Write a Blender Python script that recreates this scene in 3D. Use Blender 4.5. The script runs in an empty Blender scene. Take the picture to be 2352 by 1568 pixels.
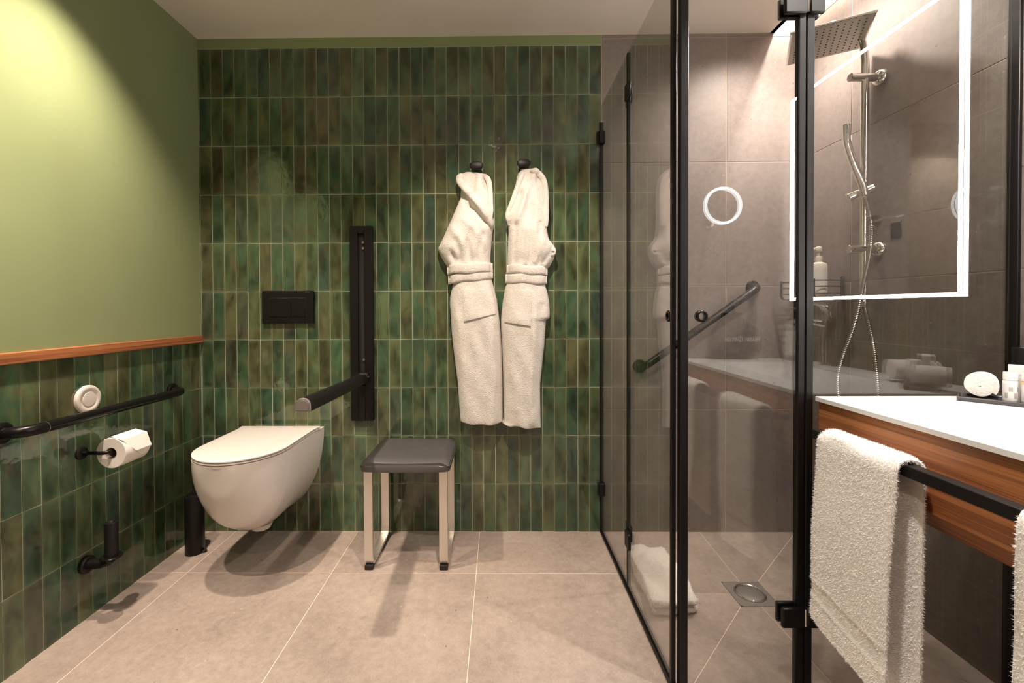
import bpy, math, random
from mathutils import Vector, Matrix
import numpy as np

random.seed(7)
rng = np.random.default_rng(7)
scene = bpy.context.scene
COL = scene.collection
PI = math.pi

# ------------------------------------------------------------------ camera
F_PX, CX, CY = 1014.718, 1135.717, 720.778
YAW, PITCH, ROLL = 0.0106986, -0.012674, 0.0038733
CAM = Vector((1.4012, -2.05716, 1.04512))
RM = (Matrix.Rotation(YAW, 3, 'Z') @ Matrix.Rotation(PITCH, 3, 'X') @ Matrix.Rotation(ROLL, 3, 'Y'))
cam_d = bpy.data.cameras.new('camera')
cam = bpy.data.objects.new('camera', cam_d)
COL.objects.link(cam)
r_, f_, u_ = RM.col[0], RM.col[1], RM.col[2]
M3 = Matrix((r_, u_, -f_)).transposed()
cam.matrix_world = Matrix.Translation(CAM) @ M3.to_4x4()
cam_d.sensor_fit = 'HORIZONTAL'
cam_d.sensor_width = 36.0
cam_d.lens = F_PX / 2352 * 36
cam_d.shift_x = (1176 - CX) / 2352
cam_d.shift_y = (CY - 784) / 2352
cam_d.clip_start = 0.02
scene.camera = cam

# ------------------------------------------------------------------ world, exposure
world = bpy.data.worlds.new('world')
scene.world = world
world.use_nodes = True
world.node_tree.nodes['Background'].inputs[0].default_value = (1, .82, .66, 1)
world.node_tree.nodes['Background'].inputs[1].default_value = 0.12
scene.view_settings.view_transform = 'Standard'
scene.view_settings.look = 'None'
scene.view_settings.exposure = 0.0
scene.view_settings.gamma = 1.0
scene.view_settings.use_curve_mapping = False
cy = scene.cycles
cy.max_bounces = 14
cy.diffuse_bounces = 5
cy.glossy_bounces = 6
cy.transmission_bounces = 10
cy.transparent_max_bounces = 24
cy.caustics_reflective = False
cy.caustics_refractive = False
cy.sample_clamp_indirect = 4.0
cy.use_denoising = True

# ------------------------------------------------------------------ lamps (recessed ceiling spots, cove strip, added fill spots)
H = 2.303
WARM = (1.0, .81, .665)
SOFTW = (1.0, .885, .80)
VANW = (1.0, .92, .85)


def spot(name, x, y, e, size, blend, colr=WARM, rad=.022, z=H - .02, aim=None):
    d = bpy.data.lights.new(name, 'SPOT')
    d.energy = e
    d.color = colr
    d.spot_size = math.radians(size)
    d.spot_blend = blend
    d.shadow_soft_size = rad
    o = bpy.data.objects.new(name, d)
    COL.objects.link(o)
    o.location = (x, y, z)
    if aim:
        o.rotation_euler = (Vector(aim) - Vector((x, y, z))).to_track_quat('-Z', 'Y').to_euler()
    return o


def area(name, loc, rot, sx, sy, e, colr):
    d = bpy.data.lights.new(name, 'AREA')
    d.shape = 'RECTANGLE'
    d.size, d.size_y = sx, sy
    d.energy = e
    d.color = colr
    o = bpy.data.objects.new(name, d)
    COL.objects.link(o)
    o.location = loc
    o.rotation_euler = rot
    return o


spot('toilet_spot', .28, -.73, 155, 98, .95)
spot('entry_side_spot', .29, -1.29, 145, 92, .95)
spot('entry_fill_spot', 1.1, -2.45, 55, 120, .7)  # added lamp, out of view, to light the floor behind the camera
spot('towel_fill_spot', 1.62, -1.55, 95, 52, .8, VANW, rad=.04, aim=(2.12, -1.12, .55))  # added fill without a real fixture, brightens the towel on the rail
spot('robe_spot', 1.37, -1.12, 125, 63, .8, aim=(1.37, 0, .75))
spot('vanity_spot', 2.42, -1.25, 88, 110, .6, VANW)
spot('shower_spot', 2.54, -.315, 68, 150, 1.0, SOFTW, rad=.03)
area('cove_strip', (2.735, -.44, 2.50), (0, math.radians(-4), 0), .03, .84, 26, SOFTW)


# ------------------------------------------------------------------ materials
def new_mat(name):
    m = bpy.data.materials.new(name)
    m.use_nodes = True
    nt = m.node_tree
    b = nt.nodes['Principled BSDF']
    return m, nt, b


def N(nt, typ, **kw):
    n = nt.nodes.new(typ)
    for k, v in kw.items():
        setattr(n, k, v)
    return n


def L(nt, a, b):
    nt.links.new(a, b)


def ramp(nt, fac, stops):
    r = N(nt, 'ShaderNodeValToRGB')
    el = r.color_ramp.elements
    while len(el) < len(stops):
        el.new(.5)
    for e, (p, c) in zip(el, stops):
        e.position = p
        e.color = (*c, 1)
    L(nt, fac, r.inputs[0])
    return r.outputs[0]


def mathn(nt, op, a, b=None, c=None):
    n = N(nt, 'ShaderNodeMath', operation=op)
    for i, v in enumerate((a, b, c)):
        if v is None:
            continue
        if isinstance(v, (int, float)):
            n.inputs[i].default_value = v
        else:
            L(nt, v, n.inputs[i])
    return n.outputs[0]


def mixc(nt, fac, a, b, mode='MIX'):
    n = N(nt, 'ShaderNodeMix', data_type='RGBA', blend_type=mode)
    if isinstance(fac, (int, float)):
        n.inputs[0].default_value = fac
    else:
        L(nt, fac, n.inputs[0])
    for i, v in ((6, a), (7, b)):
        if isinstance(v, tuple):
            n.inputs[i].default_value = (*v, 1)
        else:
            L(nt, v, n.inputs[i])
    return n.outputs[2]


def noise(nt, vec, scale, detail=2.0, rough=.5, dist=0.0):
    n = N(nt, 'ShaderNodeTexNoise')
    n.inputs['Scale'].default_value = scale
    n.inputs['Detail'].default_value = detail
    n.inputs['Roughness'].default_value = rough
    n.inputs['Distortion'].default_value = dist
    if vec is not None:
        L(nt, vec, n.inputs['Vector'])
    return n.outputs[0]


def bump(nt, b, h, strength, dist):
    n = N(nt, 'ShaderNodeBump')
    n.inputs['Strength'].default_value = strength
    n.inputs['Distance'].default_value = dist
    L(nt, h, n.inputs['Height'])
    L(nt, n.outputs[0], b.inputs['Normal'])


def simple(name, colr, rough=.5, metal=0.0, spec=.5, coat=0.0):
    m, nt, b = new_mat(name)
    b.inputs['Base Color'].default_value = (*colr, 1)
    b.inputs['Roughness'].default_value = rough
    b.inputs['Metallic'].default_value = metal
    b.inputs['Specular IOR Level'].default_value = spec
    b.inputs['Coat Weight'].default_value = coat
    # faint procedural unevenness so that no surface is perfectly flat in tone
    g = N(nt, 'ShaderNodeTexCoord')
    nz = noise(nt, g.outputs['Object'], 35, 3)
    mul = mathn(nt, 'MULTIPLY_ADD', nz, .16, rough - .08)
    L(nt, mathn(nt, 'MAXIMUM', mul, .02), b.inputs['Roughness'])
    return m


TW, TH = .055, .22556
BX0, LY0 = .00592, .0689 - .055


def glaze(axis, a0):
    """hand-made glazed tile: every cell of the laid grid has a tone and a cloudiness of its own"""
    m, nt, b = new_mat('green_glaze_' + axis)
    pos = N(nt, 'ShaderNodeNewGeometry').outputs['Position']
    sp = N(nt, 'ShaderNodeSeparateXYZ')
    L(nt, pos, sp.inputs[0])
    a = sp.outputs['XYZ'.index(axis)]
    u = mathn(nt, 'DIVIDE', mathn(nt, 'SUBTRACT', a, a0), TW)
    v = mathn(nt, 'DIVIDE', sp.outputs[2], TH)
    cu, cv = mathn(nt, 'FLOOR', u), mathn(nt, 'FLOOR', v)
    fu = mathn(nt, 'FRACT', u)
    fv = mathn(nt, 'FRACT', v)
    cmb = N(nt, 'ShaderNodeCombineXYZ')
    L(nt, cu, cmb.inputs[0])
    L(nt, cv, cmb.inputs[1])
    wn = N(nt, 'ShaderNodeTexWhiteNoise', noise_dimensions='3D')
    L(nt, cmb.outputs[0], wn.inputs['Vector'])
    rnd = wn.outputs['Value']
    rs = N(nt, 'ShaderNodeSeparateColor')
    L(nt, wn.outputs['Color'], rs.inputs[0])
    base = ramp(nt, rnd, [(0, (.035, .074, .043)), (.2, (.050, .096, .050)), (.42, (.064, .108, .054)),
                          (.6, (.080, .110, .051)), (.78, (.092, .099, .046)), (.9, (.041, .080, .058)),
                          (1, (.082, .075, .038))])
    base = mixc(nt, 1.0, base, (.88, .88, .88), 'MULTIPLY')
    # cloudy glaze, drawn out along the tile, shifted per tile
    mp = N(nt, 'ShaderNodeCombineXYZ')
    L(nt, mathn(nt, 'MULTIPLY_ADD', cu, 3.17, mathn(nt, 'MULTIPLY', fu, .9)), mp.inputs[0])
    L(nt, mathn(nt, 'MULTIPLY_ADD', cv, 5.31, mathn(nt, 'MULTIPLY', fv, 1.6)), mp.inputs[1])
    L(nt, mathn(nt, 'MULTIPLY', rs.outputs[0], 9.0), mp.inputs[2])
    cl = noise(nt, mp.outputs[0], 1.05, 2.5, .5, .4)
    cl2 = noise(nt, mp.outputs[0], 1.7, 3, .55, .3)
    tone = mathn(nt, 'MULTIPLY_ADD', mathn(nt, 'SUBTRACT', cl, .5), 2.9, 1.0)
    tone = mathn(nt, 'MAXIMUM', mathn(nt, 'MINIMUM', tone, 1.6), .45)
    brown = mathn(nt, 'MULTIPLY', mathn(nt, 'MAXIMUM', mathn(nt, 'SUBTRACT', cl2, .52), 0), 3.5)
    brown = mathn(nt, 'MINIMUM', brown, .5)
    c1 = mixc(nt, brown, base, (.098, .076, .030))
    # thin glaze at the arrises lets the body show paler
    e = mathn(nt, 'MULTIPLY', mathn(nt, 'ABSOLUTE', mathn(nt, 'SUBTRACT', fu, .5)), 2)
    ev = mathn(nt, 'MULTIPLY', mathn(nt, 'ABSOLUTE', mathn(nt, 'SUBTRACT', fv, .5)), 2)
    ed = mathn(nt, 'ADD', mathn(nt, 'POWER', e, 7), mathn(nt, 'MULTIPLY', mathn(nt, 'POWER', ev, 16), 1.0))
    ed = mathn(nt, 'MULTIPLY', ed, mathn(nt, 'MULTIPLY', rs.outputs[1], .8))
    ed = mathn(nt, 'MINIMUM', ed, .5)
    scl = N(nt, 'ShaderNodeVectorMath', operation='SCALE')
    L(nt, c1, scl.inputs[0])
    L(nt, tone, scl.inputs['Scale'])
    c2 = mixc(nt, ed, scl.outputs[0], (.17, .20, .11))
    L(nt, c2, b.inputs['Base Color'])
    b.inputs['Roughness'].default_value = .06
    b.inputs['Specular IOR Level'].default_value = .72
    h1 = noise(nt, pos, 22, 2, .5)
    h2 = noise(nt, pos, 90, 3, .6)
    h = mathn(nt, 'MULTIPLY_ADD', h2, .12, h1)
    bump(nt, b, h, .35, .003)
    return m


def stone(name, c_lo, c_hi, speck=.35, scl=1.0, rough=.55, fine=.12):
    m, nt, b = new_mat(name)
    pos = N(nt, 'ShaderNodeNewGeometry').outputs['Position']
    oi = N(nt, 'ShaderNodeObjectInfo')
    off = N(nt, 'ShaderNodeVectorMath', operation='ADD')
    sc_ = N(nt, 'ShaderNodeVectorMath', operation='SCALE')
    cb = N(nt, 'ShaderNodeCombineXYZ')
    for i in range(3):
        L(nt, oi.outputs['Random'], cb.inputs[i])
    L(nt, cb.outputs[0], sc_.inputs[0])
    sc_.inputs['Scale'].default_value = 13
    L(nt, pos, off.inputs[0])
    L(nt, sc_.outputs[0], off.inputs[1])
    p = off.outputs[0]
    big = noise(nt, p, 3.2 * scl, 5, .6, .4)
    med = noise(nt, p, 42 * scl, 4, .65)
    fin = noise(nt, p, 210 * scl, 2, .6)
    f = mathn(nt, 'ADD', mathn(nt, 'MULTIPLY', big, .45), mathn(nt, 'MULTIPLY', med, .38))
    f = mathn(nt, 'ADD', f, mathn(nt, 'MULTIPLY', fin, .25))
    col = ramp(nt, f, [(.36, c_lo), (.70, c_hi)])
    # scattered pale chips and dark pits
    vo = N(nt, 'ShaderNodeTexVoronoi')
    vo.inputs['Scale'].default_value = 26
    L(nt, p, vo.inputs['Vector'])
    wn = N(nt, 'ShaderNodeTexWhiteNoise', noise_dimensions='3D')
    L(nt, vo.outputs['Position'], wn.inputs['Vector'])
    near = mathn(nt, 'LESS_THAN', vo.outputs['Distance'], .085)
    pale = mathn(nt, 'MULTIPLY', near, mathn(nt, 'GREATER_THAN', wn.outputs['Value'], .88))
    dark = mathn(nt, 'MULTIPLY', near, mathn(nt, 'LESS_THAN', wn.outputs['Value'], .09))
    col = mixc(nt, mathn(nt, 'MULTIPLY', pale, speck), col, tuple(min(1, x * 1.9) for x in c_hi))
    col = mixc(nt, mathn(nt, 'MULTIPLY', dark, .7), col, tuple(x * .35 for x in c_lo))
    L(nt, col, b.inputs['Base Color'])
    b.inputs['Roughness'].default_value = rough
    b.inputs['Specular IOR Level'].default_value = .35
    bump(nt, b, mathn(nt, 'ADD', med, mathn(nt, 'MULTIPLY', fin, .5)), .25, .0012)
    return m


def paint(name, c, rough=.55):
    m, nt, b = new_mat(name)
    pos = N(nt, 'ShaderNodeNewGeometry').outputs['Position']
    n1 = noise(nt, pos, 2.5, 3)
    col = ramp(nt, n1, [(.3, tuple(x * .96 for x in c)), (.7, tuple(x * 1.04 for x in c))])
    L(nt, col, b.inputs['Base Color'])
    b.inputs['Roughness'].default_value = rough
    b.inputs['Specular IOR Level'].default_value = .25
    bump(nt, b, noise(nt, pos, 160, 3), .06, .001)
    return m


def terry(name, c, scale=230, strength=.9, dist=.004):
    m, nt, b = new_mat(name)
    pos = N(nt, 'ShaderNodeNewGeometry').outputs['Position']
    n1 = noise(nt, pos, scale, 3, .6)
    n2 = noise(nt, pos, scale * .18, 3, .6)
    f = mathn(nt, 'ADD', mathn(nt, 'MULTIPLY', n1, .6), mathn(nt, 'MULTIPLY', n2, .4))
    col = ramp(nt, f, [(.32, tuple(x * .86 for x in c)), (.62, c)])
    L(nt, col, b.inputs['Base Color'])
    b.inputs['Roughness'].default_value = .95
    b.inputs['Specular IOR Level'].default_value = .1
    b.inputs['Sheen Weight'].default_value = .25
    bump(nt, b, f, strength, dist)
    return m


def wood_mat(name, axis):
    m, nt, b = new_mat(name)
    pos = N(nt, 'ShaderNodeNewGeometry').outputs['Position']
    mp = N(nt, 'ShaderNodeMapping')
    s = [75.0, 75.0, 75.0]
    s['XYZ'.index(axis)] = 1.3
    mp.inputs['Scale'].default_value = s
    L(nt, pos, mp.inputs['Vector'])
    n1 = noise(nt, mp.outputs[0], 1.0, 4, .62, .5)
    n2 = noise(nt, mp.outputs[0], 4.2, 3, .6)
    f = mathn(nt, 'ADD', mathn(nt, 'MULTIPLY', n1, .72), mathn(nt, 'MULTIPLY', n2, .28))
    col = ramp(nt, f, [(.33, (.12, .038, .014)), (.48, (.31, .110, .040)), (.58, (.44, .175, .065)), (.70, (.21, .074, .027))])
    L(nt, col, b.inputs['Base Color'])
    b.inputs['Roughness'].default_value = .42
    bump(nt, b, f, .12, .001)
    return m


def glass_mat(name, tint, f0):
    """clear sheet: view-angle reflection over straight transmission, per face"""
    m = bpy.data.materials.new(name)
    m.use_nodes = True
    nt = m.node_tree
    nt.nodes.clear()
    out = N(nt, 'ShaderNodeOutputMaterial')
    geo = N(nt, 'ShaderNodeNewGeometry')
    dt = N(nt, 'ShaderNodeVectorMath', operation='DOT_PRODUCT')
    L(nt, geo.outputs['Incoming'], dt.inputs[0])
    L(nt, geo.outputs['Normal'], dt.inputs[1])
    c = mathn(nt, 'ABSOLUTE', dt.outputs['Value'])
    k = mathn(nt, 'POWER', mathn(nt, 'SUBTRACT', 1.0, c), 5.0)
    fr = mathn(nt, 'MULTIPLY_ADD', k, 1 - f0, f0)
    tr = N(nt, 'ShaderNodeBsdfTransparent')
    tr.inputs[0].default_value = (*tint, 1)
    gl = N(nt, 'ShaderNodeBsdfGlossy')
    gl.inputs['Roughness'].default_value = 0.0
    mx = N(nt, 'ShaderNodeMixShader')
    L(nt, fr, mx.inputs[0])
    L(nt, tr.outputs[0], mx.inputs[1])
    L(nt, gl.outputs[0], mx.inputs[2])
    L(nt, mx.outputs[0], out.inputs[0])
    return m


def emit_mat(name, c, s):
    m, nt, b = new_mat(name)
    b.inputs['Base Color'].default_value = (*c, 1)
    b.inputs['Emission Color'].default_value = (*c, 1)
    b.inputs['Emission Strength'].default_value = s
    return m


GLZ_B = glaze('X', BX0)
GLZ_L = glaze('Y', -LY0 - 40 * TW)
GROUT = paint('tile_grout', (.41, .45, .34), .9)
GREEN = paint('green_paint', (.238, .286, .140))
CEIL = paint('ceiling_paint', (.84, .78, .71))
FLOORM = stone('floor_stone', (.240, .194, .164), (.425, .352, .302))
WALLM = stone('wall_stone', (.180, .150, .136), (.285, .244, .222), rough=.5)
STGROUT = paint('stone_grout', (.72, .60, .50), .9)
SGROUTD = paint('wall_stone_grout', (.46, .37, .31), .9)
BLACK = simple('black_satin_metal', (.007, .006, .006), .42, 0, .28)
BLACKG = simple('black_gloss_coating', (.006, .0055, .0055), .27, 0, .22)
CHROME = simple('chrome', (.80, .79, .76), .06, 1.0)
ALU = simple('brushed_aluminium', (.80, .76, .70), .42, 1.0)
STEEL = simple('brushed_steel', (.45, .42, .39), .35, 1.0)
CERAM = simple('white_ceramic', (.74, .70, .655), .14, 0, .5)
SEATG = simple('charcoal_plastic', (.070, .066, .066), .36)
RUBBER = simple('black_rubber', (.012, .010, .010), .7)
ROBEM = terry('terry_cloth', (.80, .765, .72), 210, 1.0, .006)
TOWELM = terry('towel_pile', (.87, .835, .785), 160, .7, .004)
TRIMW = wood_mat('wood_trim_grain', 'Y')
WOODV = wood_mat('vanity_wood_grain', 'Y')
COUNT = simple('white_solid_surface', (.78, .77, .755), .3)
GLASS = glass_mat('smoked_shower_glass', (.945, .94, .925), .095)
JARG = glass_mat('clear_jar_glass', (.94, .93, .90), .05)
LED = emit_mat('led_diffuser', (1, .95, .90), 115)
LEDR = emit_mat('ring_diffuser', (.92, .97, 1), 7)
MIRR = simple('mirror_silver', (.9, .9, .9), .02, 1.0)
WPLAS = simple('white_plastic', (.72, .66, .60), .3)
PAPER = simple('tissue_paper', (.80, .76, .71), .9, 0, .2)
CARD = simple('grey_card_core', (.30, .25, .21), .9, 0, .2)
LABELW = simple('white_label', (.78, .76, .73), .6)
LABELG = simple('grey_print', (.42, .40, .39), .6)
AMBER = simple('amber_lotion', (.75, .50, .28), .25)
LOTION = simple('pale_lotion', (.84, .82, .80), .3)
DARKCLOTH = simple('black_cloth', (.015, .014, .014), .9)
TRAYM = simple('dark_tray', (.055, .05, .052), .35)
PINKC = simple('pump_cream', (.75, .68, .60), .35)


# ------------------------------------------------------------------ mesh builder
class MB:
    def __init__(self):
        self.v, self.f, self.mi = [], [], []
        self.cur = 0

    def add(self, vs, fs):
        o = len(self.v)
        self.v += [tuple(p) for p in vs]
        self.f += [tuple(i + o for i in q) for q in fs]
        self.mi += [self.cur] * len(fs)

    def box(self, x0, x1, y0, y1, z0, z1, b=0.0):
        if b <= 0:
            vs = [(x, y, z) for x in (x0, x1) for y in (y0, y1) for z in (z0, z1)]
            self.add(vs, [(0, 1, 3, 2), (4, 6, 7, 5), (0, 4, 5, 1), (2, 3, 7, 6), (0, 2, 6, 4), (1, 5, 7, 3)])
            return self
        b = min(b, (x1 - x0) * .45, (y1 - y0) * .45, (z1 - z0) * .45)
        idx, vs = {}, []
        X, Y, Z = (x0, x1), (y0, y1), (z0, z1)
        for i in (0, 1):
            for j in (0, 1):
                for k in (0, 1):
                    sx, sy, sz = (b if i == 0 else -b), (b if j == 0 else -b), (b if k == 0 else -b)
                    p = (X[i], Y[j], Z[k])
                    idx[i, j, k, 0] = len(vs); vs.append((p[0], p[1] + sy, p[2] + sz))
                    idx[i, j, k, 1] = len(vs); vs.append((p[0] + sx, p[1], p[2] + sz))
                    idx[i, j, k, 2] = len(vs); vs.append((p[0] + sx, p[1] + sy, p[2]))
        fs = []
        for i in (0, 1):
            q = [idx[i, 0, 0, 0], idx[i, 1, 0, 0], idx[i, 1, 1, 0], idx[i, 0, 1, 0]]
            fs.append(q if i else q[::-1])
            q = [idx[0, i, 0, 1], idx[1, i, 0, 1], idx[1, i, 1, 1], idx[0, i, 1, 1]]
            fs.append(q[::-1] if i else q)
            q = [idx[0, 0, i, 2], idx[1, 0, i, 2], idx[1, 1, i, 2], idx[0, 1, i, 2]]
            fs.append(q if i else q[::-1])
        for a in (0, 1):
            for c in (0, 1):
                q = [idx[a, c, 0, 0], idx[a, c, 0, 1], idx[a, c, 1, 1], idx[a, c, 1, 0]]
                fs.append(q)
                q = [idx[a, 0, c, 0], idx[a, 0, c, 2], idx[a, 1, c, 2], idx[a, 1, c, 0]]
                fs.append(q)
                q = [idx[0, a, c, 1], idx[0, a, c, 2], idx[1, a, c, 2], idx[1, a, c, 1]]
                fs.append(q)
        for i in (0, 1):
            for j in (0, 1):
                for k in (0, 1):
                    fs.append((idx[i, j, k, 0], idx[i, j, k, 1], idx[i, j, k, 2]))
        self.add(vs, fs)
        return self

    def loft(self, rings, cap0=True, cap1=True, closed=True):
        n = len(rings[0])
        vs = [p for r in rings for p in r]
        fs = []
        m = n if closed else n - 1
        for i in range(len(rings) - 1):
            for j in range(m):
                k = (j + 1) % n
                fs.append((i * n + j, i * n + k, (i + 1) * n + k, (i + 1) * n + j))
        if cap0:
            fs.append(tuple(range(n))[::-1])
        if cap1:
            fs.append(tuple((len(rings) - 1) * n + j for j in range(n)))
        self.add(vs, fs)
        return self

    def tube(self, path, r, n=14, caps=True, flat=None, up=None):
        """sweep a circle (or ellipse r x flat) along a path"""
        P = [Vector(p) for p in path]
        rs = r if isinstance(r, (list, tuple)) else [r] * len(P)
        T = []
        for i in range(len(P)):
            a = P[max(0, i - 1)]
            b = P[min(len(P) - 1, i + 1)]
            T.append((b - a).normalized())
        ref = Vector(up) if up else (Vector((0, 0, 1)) if abs(T[0].z) < .9 else Vector((1, 0, 0)))
        nrm = (ref - T[0] * ref.dot(T[0])).normalized()
        rings = []
        for i, p in enumerate(P):
            nrm = (nrm - T[i] * nrm.dot(T[i])).normalized()
            bn = T[i].cross(nrm)
            fl = rs[i] if flat is None else flat * rs[i] / max(rs)
            rings.append([p + nrm * (fl * math.cos(2 * PI * k / n)) + bn * (rs[i] * math.sin(2 * PI * k / n)) for k in range(n)])
        return self.loft(rings, caps, caps)

    def cyl(self, p0, p1, r0, r1=None, n=28, bev=0.0):
        r1 = r0 if r1 is None else r1
        p0, p1 = Vector(p0), Vector(p1)
        if bev > 0:
            d = (p1 - p0).normalized() * bev
            return self.tube([p0, p0 + d, p1 - d, p1], [r0 - bev, r0, r1, r1 - bev], n)
        return self.tube([p0, p1], [r0, r1], n)

    def lathe(self, prof, c, n=32, axis='Z', cap0=True, cap1=True):
        rings = []
        for r, h in prof:
            ring = []
            for k in range(n):
                a = 2 * PI * k / n
                x, y = r * math.cos(a), r * math.sin(a)
                if axis == 'Z':
                    ring.append((c[0] + x, c[1] + y, c[2] + h))
                elif axis == 'X':
                    ring.append((c[0] + h, c[1] + x, c[2] + y))
                else:
                    ring.append((c[0] + x, c[1] + h, c[2] + y))
            rings.append(ring)
        return self.loft(rings, cap0, cap1)

    def prism(self, poly, z0, z1, b=0.0):
        """poly in XY, counter-clockwise, extruded in Z with a small top chamfer"""
        n = len(poly)
        cx = sum(p[0] for p in poly) / n
        cy_ = sum(p[1] for p in poly) / n

        def inset(d):
            out = []
            for x, y in poly:
                l = math.hypot(x - cx, y - cy_) or 1
                out.append((x - (x - cx) / l * d, y - (y - cy_) / l * d))
            return out
        rings = [[(x, y, z0) for x, y in poly], [(x, y, z1 - b) for x, y in poly]]
        if b > 0:
            rings.append([(x, y, z1) for x, y in inset(b)])
        else:
            rings[1] = [(x, y, z1) for x, y in poly]
        return self.loft(rings)

    def build(self, name, mat, parent=None, origin=None, smooth=40, mats=None):
        base = Vector(WL.get(parent.name, (0, 0, 0))) if parent else Vector((0, 0, 0))
        o_ = Vector(origin) if origin is not None else base.copy()
        me = bpy.data.meshes.new(name)
        me.from_pydata([(x - o_.x, y - o_.y, z - o_.z) for x, y, z in self.v], [], self.f)
        for mm in (mats or [mat]):
            me.materials.append(mm)
        if mats:
            me.polygons.foreach_set('material_index', self.mi)
        me.validate()
        import bmesh
        bm = bmesh.new()
        bm.from_mesh(me)
        bmesh.ops.recalc_face_normals(bm, faces=bm.faces)
        bm.to_mesh(me)
        bm.free()
        if smooth:
            me.polygons.foreach_set('use_smooth', [True] * len(me.polygons))
            me.set_sharp_from_angle(angle=math.radians(smooth))
        ob = bpy.data.objects.new(name, me)
        COL.objects.link(ob)
        ob.location = o_ - base
        if parent:
            ob.parent = parent
        WL[ob.name] = tuple(o_)
        return ob


WL = {}


def thing(name, label, cat, loc, group=None):
    o = bpy.data.objects.new(name, None)
    COL.objects.link(o)
    o.location = loc
    o.empty_display_size = .05
    o['label'] = label
    o['category'] = cat
    if group:
        o['group'] = group
    WL[o.name] = tuple(loc)
    return o


def tag(o, label, cat, group=None):
    o['label'] = label
    o['category'] = cat
    if group:
        o['group'] = group
    return o


def struct(name, mb, mat, **kw):
    o = mb.build(name, mat, **kw)
    o['kind'] = 'structure'
    return o


def arc(c, r, a0, a1, n, plane):
    """points on an arc; plane 'XZ','YZ','XY'"""
    out = []
    for i in range(n + 1):
        a = math.radians(a0 + (a1 - a0) * i / n)
        p = [c[0], c[1], c[2]]
        p['XYZ'.index(plane[0])] += r * math.cos(a)
        p['XYZ'.index(plane[1])] += r * math.sin(a)
        out.append(tuple(p))
    return out


def link_copy(src, parent, loc):
    """another object that shares the mesh of src"""
    c = src.copy()
    COL.objects.link(c)
    c.parent = parent
    c.location = loc
    return c


# ------------------------------------------------------------------ room shell
YB = -2.75        # wall behind the camera
XR = 2.775        # right wall
XG = 1.876        # shower side glass plane
YG = -.866        # shower front glass plane
YE = -1.735       # end wall beside the vanity
COVE = 2.668

floor = struct('floor', MB().box(-.1, 1.880, YB - .1, .12, -.14, -.0011).box(1.880, 3.0, YB - .1, -.897, -.14, -.0011).box(1.880, 3.0, -.897, .12, -.14, -.034), STGROUT, smooth=0)
ceiling = struct('ceiling', MB().box(-.1, COVE, YB - .1, .1, H, H + .02).box(COVE - .02, COVE, YB, .1, H, 2.55), CEIL, smooth=0)
struct('trim_1', MB().box(COVE - .02, 3.0, YB - .1, .12, 2.55, 2.6), CEIL, smooth=0)
TS = .0065        # tile thickness incl. bed
wall_back = struct('wall_back', MB().box(-.1, 1.8765, .0009, .12, -.02, 2.6).box(1.8765, 3.0, .0012, .12, -.02, 2.6), GROUT, smooth=0)
wall_back.data.materials.append(SGROUTD)
for p in wall_back.data.polygons:
    if p.index >= 6:
        p.material_index = 1
wall_left = struct('wall_left', MB().box(-.12, -.0009, YB - .1, .1, -.02, .90).box(-.12, 0, YB - .1, .1, .90, 2.6), GREEN, smooth=0)
wall_left.data.materials.append(GROUT)
for p in wall_left.data.polygons:
    if p.index < 6:
        p.material_index = 1
wall_right = struct('wall_right', MB().box(XR + .0012, 2.95, YE - .2, .12, -.02, 2.6), SGROUTD, smooth=0)
struct('wall_front', MB().box(-.1, 2.95, YB - .1, YB, -.02, 2.6), paint('entry_wall_paint', (.55, .49, .42)), smooth=0)
struct('wall_end', MB().box(2.2, 2.95, YE - .6, YE, -.02, 2.6).box(2.2, 2.95, YB, YE - .6, -.02, 2.6), WALLM, smooth=0)
# painted strip above the back tiles
struct('trim_2', MB().box(0, 1.874, 0, TS, 2.2575, H, 0), GREEN, smooth=0)
# entry door behind the camera
door = struct('door_1', MB().box(.75, 1.6, YB, YB + .04, 0, 2.05, .004), paint('entry_door_paint', (.36, .33, .29)))
MB().tube([(1.52, YB + .04, 1.0), (1.52, YB + .085, 1.0), (1.41, YB + .085, 1.0)], .01).build('handle', CHROME, door)


# ---- glazed wall tiles
def tile_mesh(axis, w, h, seed):
    """pillowed, slightly crooked glazed tile, centred on its own origin"""
    r = random.Random(seed)
    t = TS
    hw, hh = w / 2, h / 2
    j = lambda s: r.uniform(-s, s)
    co = [(-hw + j(.0006), -hh + j(.0008)), (hw + j(.0006), -hh + j(.0008)), (hw + j(.0006), hh + j(.0008)), (-hw + j(.0006), hh + j(.0008))]
    lv = [((0, t)), ((0, 0.0))]
    rings = []
    tz = [j(.00012) for _ in range(4)]
    for ins, dep in lv:
        ring = []
        for q, (a, b) in enumerate(co):
            aa = a - math.copysign(ins, a)
            bb = b - math.copysign(ins, b)
            ring.append((aa, bb, dep + (tz[q] if dep < t else 0)))
        rings.append(ring)
    vs = [p for rg in rings for p in rg]
    vs.append((0, 0, -.00004))
    fs = []
    for k in range(4):
        k2 = (k + 1) % 4
        fs.append((k, k2, 4 + k2, 4 + k))
        fs.append((4 + k, 4 + k2, 8))
    if axis == 'X':      # faces -Y
        V = [(a, d, b) for a, b, d in vs]
    else:                # axis Y, faces +X (left wall)
        V = [(-d, a, b) for a, b, d in vs]
    return V, fs


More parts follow.
